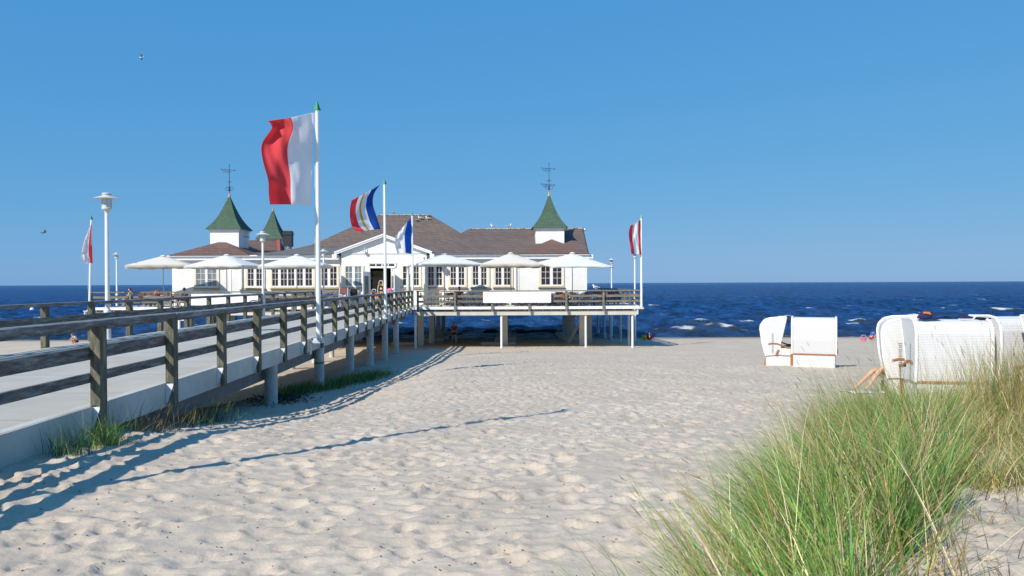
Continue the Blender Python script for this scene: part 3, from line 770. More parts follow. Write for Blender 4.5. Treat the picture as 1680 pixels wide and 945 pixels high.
mb.build('bargeboard', M['trim'], house)
mb = MB()
for s in (-1, 1):
    e = Vector((ax + s * (ax - gx0 + .45), 0, 3.75 - .42 * rise.z / rise.x + .19)); t = Vector((ax, 0, gz1 + .2))
    mb.add([(e.x, GY - .33, e.z), (t.x, GY - .33, t.z), (t.x, 60.5, t.z), (e.x, 56.2, e.z), (e.x, GY - .33, e.z - .05), (t.x, GY - .33, t.z - .05), (t.x, 60.5, t.z - .05), (e.x, 56.2, e.z - .05)],
           [(0, 1, 2, 3), (7, 6, 5, 4), (0, 4, 5, 1), (2, 6, 7, 3), (0, 3, 7, 4)])
mb.build('porch_roof', M['roof'], house)
# eaves: fascia, frieze, gutter
def eaves(x0, x1, yf):
    MB().box(x0, x1, yf - .30, yf + .1, 3.31, 3.60).build('fascia', M['trim'], house)
    MB().box(x0 - .01, x1 + .01, yf - .345, yf - .301, 3.31, 3.40).build('frieze_moulding', M['trim'], house)
    g = MB().box(x0 - .06, x1 + .06, yf - .47, yf - .31, 3.555, 3.66); g.build('gutter', M['trim'], house, bevel=.03)
eaves(HX0 - .12, gx0 - .35, FY); eaves(gx1 + .35, HX1 + .12, FY)
MB().box(HX1 + .12, HX1 + .42, FY - .3, 73, 3.31, 3.6).box(HX0 - .42, HX0 - .12, FY - .3, 73, 3.31, 3.6).build('fascia', M['trim'], house)
# downpipes & corner boards
for px, yy, w in ((559.3, GY + .6, .05), (846.8, FY, .05), (397.5, FY, .05), (696.5, GY, .075)):
    x = PX(px, yy)
    mb = MB().cyl((x, yy - .09, .02), (x, yy - .09, 3.2), w, n=10)
    mb.cyl((x, yy - .09, 3.2), (x, yy - .36, 3.5), w, n=10); mb.build('downpipe', M['lampm'] if w < .06 else M['polew'], house, smooth=True)
MB().box(PX(378.2, FY), PX(378.2, FY) + .06, FY - .03, FY - .001, .02, 3.3).box(PX(849, FY), PX(849, FY) + .1, FY - .04, FY - .001, .02, 3.3).build('corner_board', M['trim'], house)


def window(px0, px1, yy, groups, zt=2.88, zb=1.19, pane='pane', gt=2.80, gb=1.46, openleaf=None):
    x0, x1 = PX(px0, yy), PX(px1, yy)
    t = .13
    mb = MB().box(x0, x0 + t, yy - .07, yy - .002, zb + .1, zt).box(x1 - t, x1, yy - .07, yy - .002, zb + .1, zt).box(x0 + t, x1 - t, yy - .07, yy - .002, zt - .07, zt)
    w = mb.build('window', M['beige'], house)
    MB().box(x0 - .05, x1 + .05, yy - .15, yy - .002, zb, zb + .06).build('sill', M['sill'], w)
    f = MB(); ix0, ix1 = x0 + t, x1 - t; iz0, iz1 = zb + .1, zt - .07
    f.box(ix0, ix1, yy - .085, yy - .003, iz0, gb - .03).box(ix0, ix1, yy - .055, yy - .003, gt + .01, iz1)
    gl = [(PX(a, yy), PX(b, yy)) for a, b in groups]
    ed = [ix0] + [q for g in gl for q in g] + [ix1]
    for k in range(0, len(ed), 2): f.box(ed[k], ed[k + 1], yy - .055, yy - .003, gb - .03, gt + .01)
    f.build('sash', M['trim'], w)
    p = MB()
    for a, b in gl: p.box(a, b, yy - .016, yy - .006, gb - .03, gt + .01)
    p.build('pane', M[pane], w)
    mu = MB()
    for a, b in gl:
        c = (a + b) / 2; mu.box(c - .014, c + .014, yy - .036, yy - .017, gb - .03, gt + .01)
        for k in (1, 2):
            z = gb + (gt - gb) * k / 3; mu.box(a, b, yy - .034, yy - .018, z - .013, z + .013)
    mu.build('muntin', M['trim'], w)
    return w


window(319, 360, FY, [(322.5, 337), (341, 355.5)], pane='panec')
window(403, 435, FY, [(407, 416.5), (421, 430.5)])
window(444, 516.8, FY, [(447, 456.5), (461, 471), (473, 483), (487.5, 497), (501.5, 512)])
window(525, 556, FY, [(527.5, 537.5), (542, 552.5)])
window(564.5, 597, GY, [(567, 578), (582.5, 593)], pane='panec', zt=2.86, zb=1.2)
window(658.6, 691.5, GY, [(661.5, 672), (679, 687)], zt=2.86, zb=1.2)
window(700, 729, FY, [(703, 711.5), (716, 725)])
window(735.5, 766, FY, [(739.5, 748), (752.5, 761.5)])
window(772, 803.5, FY, [(776, 784.5), (789.5, 798)])
window(809, 841.5, FY, [(813, 822.5), (827, 837)])
window(883.5, 925.5, FY, [(888, 902), (907, 921)])
# curtains low in the big window
# doorway
mb = MB(); tx0, tx1 = PX(604, GY), PX(650.5, GY)
tz0, tz1 = PZ(625, 438.4, GY), PZ(625, 431, GY)
mb.box(tx0, tx1, GY - .06, GY - .002, tz1 - .05, tz1).box(tx0, tx0 + .09, GY - .06, GY - .002, tz0, tz1 - .05).box(tx1 - .09, tx1, GY - .06, GY - .002, tz0, tz1 - .05)
dr = mb.build('doorway', M['beige'], house)
MB().box(tx0 + .09, tx1 - .09, GY - .05, GY - .002, tz0 - .06, tz0 + .06).box(dx0 - .08, dx0, GY - .05, GY - .002, .01, tz0 - .06).box(dx1, dx1 + .08, GY - .05, GY - .002, .01, tz0 - .06) \
    .box(tx0 + .09, tx1 - .09, GY - .04, GY - .003, tz0 + .06, tz1 - .05).build('door_frame', M['trim'], dr)
mb = MB()
for a, b in ((607, 616), (617.7, 626), (628, 636.3), (638, 647)): mb.box(PX(a, GY), PX(b, GY), GY - .046, GY - .041, PZ(625, 436.6, GY), PZ(625, 433.2, GY))
mb.build('transom_pane', M['pane'], dr)
for sx, x in ((-1, dx0 - .03), (1, dx1 + .03)):
    lf = MB().bar((x, GY - .06, 1.22), (x + sx * .34, GY - .78, 1.22), .05, 2.38).build('door_leaf', M['trim'], dr)
    a = Vector((x + sx * .06, GY - .19, 0)); b = Vector((x + sx * .28, GY - .65, 0))
    MB().bar(a + Vector((0, 0, 1.25)), b + Vector((0, 0, 1.25)), .062, 1.7).build('door_pane', M['panec'], lf)
# wall floodlights under the gable
for px in (599.5, 605):
    x = PX(px, GY)
MB().box(PX(597, GY), PX(601, GY), GY - .34, GY - .12, PZ(600, 414, GY), PZ(600, 411, GY)).cyl((PX(599.3, GY), GY - .2, PZ(600, 412, GY)), (PX(599.3, GY), GY - .2, PZ(600, 405, GY)), .025).build('floodlight', M['lampm'], house)

# ---- roofs
def ring_roof(name, cx, hx0, cy, hy0, ridge, prof, mats, zsplit=None):
    """hip roof; (hx0,hy0) eave half sizes, ridge half length along x, prof = [(t, z)]"""
    mb = MB(); rings = []
    for t, z in prof:
        hx = hx0 + (ridge - hx0) * t; hy = hy0 * (1 - t) + .001
        rings.append([(cx - hx, cy - hy, z), (cx + hx, cy - hy, z), (cx + hx, cy + hy, z), (cx - hx, cy + hy, z)])
    for k in range(len(rings) - 1):
        mb.mi = 1 if (zsplit and prof[k + 1][1] <= zsplit) else 0
        for i in range(4):
            j = (i + 1) % 4; mb.add([rings[k][i], rings[k][j], rings[k + 1][j], rings[k + 1][i]], [(0, 1, 2, 3)])
    mb.mi = 0; mb.add(rings[0], [(3, 2, 1, 0)])
    return mb.build(name, mats, house)


main = ring_roof('main_roof', -8.95, 9.5, 64.2, 8.75, 2.15, [(0, 3.66), (.1, 3.84), (.2, 4.05), (.3, 4.26), (.4, 4.52), (.5, 4.93), (.6, 5.42), (.7, 5.90), (.8, 6.36), (.9, 6.81), (1, 7.27)], [M['roof'], M['roofg']], 4.3)
MB().bar((-11.1, 64.2, 7.28), (-6.8, 64.2, 7.28), .26, .07).build('ridge_cap', M['droppings'], main)
mb = MB()
for s in (0, 1):
    for k in range(0):
        pass
# right wing roof
rw_ = MB(); rx1 = PX(957.5, 58, 400)
rxr = PX(955.5, 62, 376); zr_ = PZ(850, 375.6, 62)
rx0 = -6.5
rw_.add([(rx0, 55.52, 3.665), (rx1 + .1, 55.52, 3.665), (rxr, 62, zr_), (rx0 + 3, 62, zr_), (rx0, 72.9, 3.665), (rx1 + .1, 72.9, 3.665)], [(0, 1, 2, 3), (4, 3, 2, 5), (1, 5, 2), (0, 3, 4), (0, 4, 5, 1)])
wr = rw_.build('wing_roof', M['roof'], house)
MB().bar((-3.4, 62, zr_ + .02), (rxr, 62, zr_ + .02), .26, .07).build('ridge_cap', M['droppings'], wr)
MB().bar((rx1 + .1, 55.5, 3.70), (rxr + .03, 62, zr_ + .03), .05, .12).build('verge', M['iron'], wr)
# left flat roof + rear wing
MB().add([(HX0 - .3, 55.52, 3.66), (-14, 55.52, 3.66), (-14, 62, 4.25), (HX0 + 1, 62, 4.25), (HX0 - .3, 72.9, 3.66), (-14, 72.9, 3.66)], [(0, 1, 2, 3), (3, 2, 5, 4), (0, 3, 4), (1, 5, 2), (0, 4, 5, 1)]).build('low_roof', M['roofr'], house)
xr_ = PX(459, 70, 394); zr2 = PZ(430, 394, 70)
rr2 = MB().add([(-24.4, 62.5, 3.9), (-18.75, 62.5, 3.9), (xr_, 70, zr2), (-24.4, 70, zr2), (-24.4, 73, 3.9), (xr_ + .2, 73, 3.9)], [(0, 1, 2, 3), (3, 2, 5, 4), (0, 3, 4), (1, 5, 2), (0, 4, 5, 1)]).build('rear_wing_roof', M['roofr'], house)
MB().bar((-18.95, 62.5, 3.97), (xr_ - .12, 70, zr2 + .05), .26, .08).build('verge', M['redv'], rr2)


def pavilion(cx, eave_l, eave_r):
    a, b = eave_l, eave_r; c = (a + b) / 2; h = (b - a) / 2; y0 = 55.46
    MB().add([(a, y0, 3.67), (b, y0, 3.67), (c, y0 + h * .98, 4.86), (c, y0 + 7.5, 4.86), (b, y0 + 7.5, 3.67), (a, y0 + 7.5, 3.67)],
             [(0, 1, 2), (1, 4, 3, 2), (0, 2, 3, 5), (5, 3, 4), (0, 5, 4, 1)]).build('pavilion_roof', M['roofr'], house)


pavilion(-21.7, PX(277, 55.5), PX(409, 55.5, 415)); pavilion(2.86, PX(848, 55.5), PX(968.5, 55.5))


def turret(cx, cy, zb, hw, name='turret', finial=2, vane_sides=(1,), zt=5.62, apex=8.45):
    t = MB().box(cx - hw, cx + hw, cy - hw, cy + hw, zb, zt).build('turret', M['boards'], house)
    MB().box(cx - hw - .14, cx + hw + .14, cy - hw - .14, cy + hw + .14, zt + .001, zt + .10).build('turret_cornice', M['trim'], t)
    mb = MB(); prev = None; n = 9; z0 = zt + .101; H = apex - z0
    R0 = hw * 1.27
    for k in range(n + 1):
        u = k / n
        w = R0 * ((1 - u) * .70 + .30 * (1 - u) ** 4.2)
        ring = [(cx - w, cy - w, z0 + H * u), (cx + w, cy - w, z0 + H * u), (cx + w, cy + w, z0 + H * u), (cx - w, cy + w, z0 + H * u)]
        if prev:
            for i in range(4): j = (i + 1) % 4; mb.add([prev[i], prev[j], ring[j], ring[i]], [(0, 1, 2, 3)])
        prev = ring
        if k == 0: mb.add(ring, [(3, 2, 1, 0)])
    mb.build('turret_roof', M['green'], t)
    MB().lathe([(.11, -.22), (.08, -.1), (.03, .12), (0, .14)], (cx, cy, apex), 8).build('turret_cap', M['copper'], t)
    if finial:
        mb = MB().cyl((cx, cy, apex), (cx, cy, apex + 2.25), .028, .018, n=6)
        mb.ball((cx, cy, apex + 1.0), .05); mb.ball((cx, cy, apex + 2.27), .04); mb.ball((cx, cy, apex + .32), .06)
        for a in range(4):
            d = Vector((math.cos(a * math.pi / 2), math.sin(a * math.pi / 2), 0)); c = Vector((cx, cy, apex + .45)) + d * .16
            mb.torus(tuple(c), .14, .013, 'y' if a % 2 == 0 else 'x', 12, 4)
        vanes = [apex + 1.85] if finial == 1 else [apex + 1.85, apex + .62]
        for z in vanes:
            mb.bar((cx - .62, cy, z + .10), (cx + .40, cy, z), .02, .03); mb.bar((cx - .5, cy, z - .1), (cx + .12, cy, z - .17), .02, .025)
            for k in range(7):
                q = -.5 + k * .1; mb.bar((cx + q, cy, z + .09 - q * .0), (cx + q + .05, cy, z - .12), .02, .02)
            mb.bar((cx - .62, cy, z + .02), (cx - .62, cy, z + .17), .02, .06)
            mb.prism([(cx + .36, z - .05), (cx + .52, z + .0), (cx + .36, z + .06)], 'y', cy - .01, cy + .01)
        for s in (-1, 1): mb.bar((cx, cy, apex + .93), (cx + s * .2, cy, apex + 1.0), .02, .025)
        mb.build('weathervane', M['iron'], t)
    return t


turret(-21.7, 59.1, 4.3, 1.08, finial=1)
turret(2.88, 59.1, 4.3, 1.08, finial=2)
turret(-22.05, 71, 4.3, 1.0, finial=0, zt=5.55, apex=8.5)
# camera-bracket on the left turret, vent on the roof
MB().cyl((-20.6, 59.1, 5.2), (-20.2, 59.1, 5.2), .04).cyl((-20.2, 59.1, 5.0), (-20.2, 59.1, 5.6), .03).build('antenna', M['steel'], house)
vx = PX(473, 66, 390)
v_ = MB().cyl((vx + .05, 66, 3.9), (vx + .05, 66, 4.75), .26, n=14).build('roof_vent', M['steel'], house, smooth=True)
MB().box(vx - .36, vx + .36, 65.7, 66.3, 4.76, 5.75).prism([(vx - .40, 5.751), (vx + .40, 5.751), (vx + .34, 6.1), (vx - .34, 6.1)], 'y', 65.65, 66.35).build('vent_hood', M['dark'], v_)
MB().torus((vx + .02, 65.6, 4.55), .2, .02, 'y').build('vent_ring', M['steel'], v_)

# ------------------------------------------------------------------ parasols
def parasol(px, pyA, Y, half, apex, edge, rz, valance, m, label, tilt=(0, 0)):
    x = PX(px, Y)
    o = empty('parasol', (x, Y, 0), label, 'parasol', 'large square parasols on the terraces')
    c, s = math.cos(rz), math.sin(rz); half *= 1.07
    tx, ty = tilt
    mb = MB(); n = 8
    def pt(u, v, dz=0):
        r = max(abs(u), abs(v)); q = abs(abs(u) - abs(v)) / max(r, 1e-6) if r > 0 else 0
        sag = .04 * r * (1 - r) - .03 * q * r
        X_, Y_ = u * half, v * half
        return (x + X_ * c - Y_ * s, Y + X_ * s + Y_ * c, apex + (edge - apex) * r - sag + dz + tx * u + ty * v)
    N = 12
    idx = {}
    vs_ = []; fs_ = []
    for j in range(N + 1):
        for i in range(N + 1):
            idx[i, j] = len(vs_); vs_.append(pt(-1 + 2 * i / N, -1 + 2 * j / N))
    for j in range(N):
        for i in range(N): fs_.append((idx[i, j], idx[i + 1, j], idx[i + 1, j + 1], idx[i, j + 1]))
    mb.add(vs_, fs_)
    # valance
    per = [(-1 + 2 * i / N, -1) for i in range(N)] + [(1, -1 + 2 * i / N) for i in range(N)] + [(1 - 2 * i / N, 1) for i in range(N)] + [(-1, 1 - 2 * i / N) for i in range(N)]
    vs_ = []; 
    for k, (u, v) in enumerate(per):
        p = pt(u, v); w = .03 * math.sin(k * 1.7); vs_ += [p, (p[0] + w * c, p[1] + w, p[2] - valance * (1 + .12 * math.sin(k * 2.1)))]
    L = len(per); mb.add(vs_, [(2 * k, 2 * ((k + 1) % L), 2 * ((k + 1) % L) + 1, 2 * k + 1) for k in range(L)])
    can = mb.build('canopy', m, o, smooth=True, merge=True)
    sd = can.modifiers.new('cloth', 'SOLIDIFY'); sd.thickness = .006
    k0 = pt(0, 0)
    MB().lathe([(.22, -.035), (.12, .02), (.0, .06)], (x, Y, k0[2]), 12).build('cap', m, can)
    MB().cyl((x, Y, .05), (x, Y, k0[2]), .032, n=10).build('pole', M['lampm'], o, smooth=True)
    rb = MB()
    for (u, v) in ((-1, -1), (1, -1), (1, 1), (-1, 1), (0, -1), (0, 1), (-1, 0), (1, 0)):
        a = pt(.02 * u, .02 * v, -.05); b = pt(.98 * u, .98 * v, -.03); rb.bar(a, b, .02, .03)
        mid = pt(.5 * u, .5 * v, -.05); rb.bar((x, Y, k0[2] - .95), mid, .015, .02)
    rb.build('ribs', M['lampm'], o)
    MB().box(x - .35, x + .35, Y - .35, Y + .35, .002, .07).build('base_slab', M['concrete'], o, bevel=.02)
    return o


def pz(px, py, Y): return PZ(px, py, Y)
parasol(268, 420, 52.6, 1.8, pz(266, 419.5, 52.6), pz(266, 435.5, 52.6), R(12), .22, M['canvasb'], 'cream parasol at the far left end of the left terrace, leftmost of all', (.03, 0))
parasol(372, 418, 52.2, 1.85, pz(377, 418, 52.2), pz(377, 437, 52.2), R(-6), .16, M['canvas'], 'white parasol in front of the leftmost window pavilion, second from the left', (.02, -.02))
parasol(487, 418, 52.0, 1.95, pz(485, 418, 52.0), pz(485, 436, 52.0), R(5), .2, M['canvas'], 'white parasol behind the tallest flagpole, in front of the widest window', (.05, 0))
parasol(729, 416.5, 51.8, 2.0, pz(729, 416.5, 51.8), pz(729, 434, 51.8), R(20), .13, M['canvas'], 'white parasol just right of the restaurant entrance, beside the blue and white flag', (0, 0))
parasol(838, 415.5, 51.8, 1.9, pz(838, 415, 51.8), pz(838, 434, 51.8), R(2), .21, M['canvasb'], 'cream-edged parasol in the middle of the right terrace above the blank banner')
parasol(939, 415.5, 51.8, 1.95, pz(940, 415, 51.8), pz(940, 434.5, 51.8), R(16), .1, M['canvas'], 'white parasol at the right corner of the restaurant, rightmost of all', (0, .16))

# ------------------------------------------------------------------ lamps
def lamp(x, Y, H, zb, label, sleeve=True):
    o = empty('street_lamp', (x, Y, zb), label, 'street lamp', 'pier street lamps with a flat round hood')
    r = .062
    MB().cyl((x, Y, zb), (x, Y, .75), .088, n=16).cyl((x, Y, .75), (x, Y, H - .50), r, r * .85, n=16).lathe([(.088, .75), (.1, .76), (.1, .83), (.062, .86)], (x, Y, 0), 16).build('pole', M['polew'], o, smooth=True)
    ln = MB().cyl((x, Y, H - .42), (x, Y, H - .16), .115, n=16).build('lantern', M['lglass'], o, smooth=True)
    MB().lathe([(.06, -.54), (.07, -.5), (.13, -.455), (.135, -.42), (.12, -.40), (0, -.40)], (x, Y, H), 18).build('lantern_ring', M['lampm'], o, smooth=True)
    for k in range(4):
        a = k * math.pi / 2 + .4; p = Vector((x + .125 * math.cos(a), Y + .125 * math.sin(a), 0))
        MB().cyl(p + Vector((0, 0, H - .43)), p + Vector((0, 0, H - .15)), .009, n=6).build('lantern_bar', M['lampm'], ln)
    MB().lathe([(0, -.17), (.34, -.155), (.345, -.145), (.30, -.125), (.13, -.07), (.12, -.06), (.12, -.045)], (x, Y, H), 24).build('hood', M['lampm'], o, smooth=True)
    MB().lathe([(.10, -.05), (.10, -.03), (.125, -.03), (.125, 0), (.1, .015), (0, .02)], (x, Y, H), 20).build('cap', M['lampm'], o, smooth=True)
    return o


lamp(PX(175.8, 21.9, 400), 21.9, PZ(175, 317.5, 21.9), gz(-11.5, 21.9) - .3, 'largest white street lamp, beyond the walkway at the far left')
lamp(PX(431.5, 36.6), 36.6, PZ(431, 380, 36.6), gz(-12, 36.6) - .3, 'white street lamp between the second and third parasols, in front of the low rear roof')
lamp(PX(191.5, 60, 440), 60, PZ(191, 414.5, 60), -.1, 'small street lamp just right of the largest lamp, at the back of the left terrace')
lamp(PX(531, 52.5, 440), 52.5, PZ(531, 409, 52.5), 0, 'street lamp close against the restaurant, just right of the tallest flagpole')
lamp(PX(1003.3, 70, 440), 70, PZ(1003, 424, 70), -3.6, 'distant street lamp standing alone between the restaurant and the right flag')
lamp(PX(1041.5, 60, 440), 60, PZ(1041, 413, 60), -3.6, 'street lamp half hidden behind the red and white flag at the right corner')

# ------------------------------------------------------------------ flags
def flagpole(x, Y, zb, zt, label, plate=True, lean=0):
    o = empty('flagpole', (x, Y, zb), label, 'flagpole', 'white flagpoles with green caps')
    MB().cyl((x, Y, zb), (x + lean, Y, zt), .072, .05, n=16).build('pole', M['polew'], o, smooth=True)
    MB().add([(x + lean + .105 * math.cos(a), Y + .105 * math.sin(a), zt) for a in (R(200), R(290), R(20), R(110))] + [(x + lean, Y, zt + .27)], [(3, 2, 1, 0), (0, 1, 4), (1, 2, 4), (2, 3, 4), (3, 0, 4)]).build('cap', M['cone'], o)
    if plate:
        MB().box(x - .33, x + .14, Y - .14, Y + .14, zb - .075, zb - .015).cyl((x, Y, zb - .015), (x, Y, zb + .06), .15, n=12).box(x - .3, x - .22, Y - .1, Y + .1, zb - .4, zb - .075).build('bracket', M['lampm'], o)
    MB().cyl((x - .085, Y - .02, 1.2), (x + lean - .07, Y - .02, zt - .05), .006, n=5).build('halyard', M['rope'], o)
    return o


def flag(Y, hoist, fly, depth, splits, label, wave=.12, nx=26, ny=24, seed=0, wn_=2.2):
    mats = [M[s[1]] for s in splits]
    rq = random.Random(seed); ph = [rq.uniform(0, 6) for _ in range(6)]
    def curve(c, v):
        t = v * (len(c) - 1); i = min(int(t), len(c) - 2); f = t - i
        p0, p1, p2, p3 = c[max(i - 1, 0)], c[i], c[i + 1], c[min(i + 2, len(c) - 1)]
        return [.5 * ((2 * p1[k]) + (-p0[k] + p2[k]) * f + (2 * p0[k] - 5 * p1[k] + 4 * p2[k] - p3[k]) * f * f + (-p0[k] + 3 * p1[k] - 3 * p2[k] + p3[k]) * f ** 3) for k in (0, 1)]
    mb = MB(); V = []
    us = []
    bounds = [0] + [s[0] for s in splits]
    for k in range(len(splits)):
        a, b = bounds[k], bounds[k + 1]; nn = max(3, round((b - a) * nx)); us += [a + (b - a) * i / nn for i in range(nn)]
    us.append(1.0)
    for j in range(ny + 1):
        v = j / ny; h = curve(hoist, v); f = curve(fly, v)
        for u in us:
            px = h[0] + (f[0] - h[0]) * u; py = h[1] + (f[1] - h[1]) * u + (2.5 * math.sin(u * math.pi) * (1 - 2 * v)) * wave * 3
            yy = Y - depth * u + wave * u ** .5 * (math.sin(u * wn_ * 3 + v * 1.4 + ph[0]) + .55 * math.sin(v * 7 + u * 3.2 + ph[1]) * (.3 + u) + .4 * math.sin(u * 9 - v * 8 + ph[2]) + .25 * math.sin(v * 17 + u * 11 + ph[3]) + .16 * math.sin(u * 24 + v * 13 + ph[4]) + .22 * abs(math.sin(v * 9 - u * 7 + ph[5])) * abs(math.sin(u * 13 + v * 5 + ph[2])))
            V.append(tuple(P(px, py, yy)))
    F = []; mi = []
    n = len(us)
    for j in range(ny):
        for i in range(n - 1):
            F.append((j * n + i, j * n + i + 1, (j + 1) * n + i + 1, (j + 1) * n + i))
            um = (us[i] + us[i + 1]) / 2; mi.append(next(k for k, s in enumerate(splits) if um < s[0] + 1e-6))
    mb.add(V, F); mb.m = mi
    o = mb.build('flag', mats, None, smooth=False, fix=False)
    o.data.polygons.foreach_set('use_smooth', [True] * len(o.data.polygons))
    s = o.modifiers.new('cloth', 'SOLIDIFY'); s.thickness = .004
    s2 = o.modifiers.new('sub', 'SUBSURF'); s2.levels = 1; s2.render_levels = 1
    return props(o, label, 'flag', 'flags on the pier flagpoles')


f1x = PX(522.5, 21.7, 500)
flagpole(f1x, 21.7, -.04, PZ(521, 181, 21.7), 'tallest white flagpole with a green pyramid cap, nearest on the walkway edge', lean=PX(520.8, 21.7, 185) - f1x)
flag(21.68, [(515.5, 184.5), (514.5, 225), (513, 265), (512, 300), (511.5, 338)], [(439, 199), (447, 210), (430, 235), (431, 262), (440, 295), (441, 316), (443, 336)], 1.15,
     [(.49, 'fwhite'), (1.0, 'fred')], 'large white and red flag on the tallest flagpole', wave=.17, seed=3)
f2x = PX(632.7, 36, 510)
flagpole(f2x, 36, -.02, PZ(631, 302, 36), 'second white flagpole, in front of the restaurant gable', lean=PX(631, 36, 310) - f2x)
flag(36, [(624, 303), (614, 318), (612, 335), (617, 352), (621, 365), (624.5, 376)], [(577, 328), (573.8, 346), (575, 362), (579, 374), (590, 381.5)], 1.0,
     [(.30, 'fblue'), (.51, 'fwhite'), (.585, 'fyel'), (.74, 'fwhite'), (1.0, 'fred')], 'blue, white, yellow and red striped flag on the second flagpole', wave=.15, seed=5)
f3x = PX(677, 49.4, 500)
flagpole(f3x, 49.4, -.05, PZ(677, 353.5, 49.4), 'third white flagpole, at the corner where the walkway meets the terrace')
flag(49.4, [(676, 354), (676, 375), (676, 396), (677, 417)], [(658, 376), (649.5, 388), (648, 402), (652, 415.5)], .8, [(.43, 'fblue2'), (1.0, 'fwhite')],
     'blue and white flag on the third flagpole beside the entrance gable', wave=.16, seed=8)
f4x = PX(1052.5, 49.7, 500)
flagpole(f4x, 49.7, -.08, PZ(1052, 357.5, 49.7), 'white flagpole at the right front corner of the terrace')
flag(49.7, [(1051.5, 360), (1052, 380), (1052, 400), (1053, 418.5)], [(1034, 370), (1031.5, 382), (1033, 398), (1036, 417)], .7, [(.24, 'fred'), (.72, 'fwhite'), (1.0, 'fred')],
     'white flag with red edge stripes at the right corner of the terrace', wave=.13, seed=12)
f5x = PX(146.5, 49.6, 500)
flagpole(f5x, 49.6, -.1, PZ(150, 360, 49.6), 'white flagpole at the left corner of the left terrace, leftmost of all', lean=PX(150.3, 49.6, 360) - f5x)
flag(49.6, [(150.5, 366), (151, 390), (151.5, 410), (152.5, 432)], [(147, 374), (138, 396), (134, 420), (141, 435)], 1.2, [(.34, 'fred'), (1.0, 'fwhite')],
     'limp red and white flag on the leftmost flagpole', wave=.22, seed=21)
# same kind of pole and flag just beyond the left edge of the picture; it throws the long thin shadow
fx6, fy6 = -5.02, 5.95
o6 = flagpole(fx6, fy6, -.04, 6.35, 'white flagpole beyond the left picture edge whose thin shadow crosses the sand')
mb = MB(); V = []; F = []; n1, n2 = 14, 12
for j in range(n2 + 1):
    for i in range(n1 + 1):
        u, v = i / n1, j / n2; w = .07 * math.sin(u * 6 + v * 3) * u + .04 * math.sin(v * 9 + u * 4)
        V.append((fx6 - .08 - u * 1.15 * .62 + w * .78, fy6 - u * 1.15 * .785 - w * .62, 6.25 - 2.5 * v - .1 * u))
for j in range(n2):
    for i in range(n1): F.append((j * (n1 + 1) + i, j * (n1 + 1) + i + 1, (j + 1) * (n1 + 1) + i + 1, (j + 1) * (n1 + 1) + i))
mb.add(V, F); mb.m = [0 if (k % n1) < n1 // 2 else 1 for k in range(len(F))]
o = mb.build('flag', [M['fwhite'], M['fred']], None, smooth=False, fix=False); o.data.polygons.foreach_set('use_smooth', [True] * len(o.data.polygons))
props(o, 'white and red flag on the flagpole beyond the left picture edge', 'flag', 'flags on the pier flagpoles')

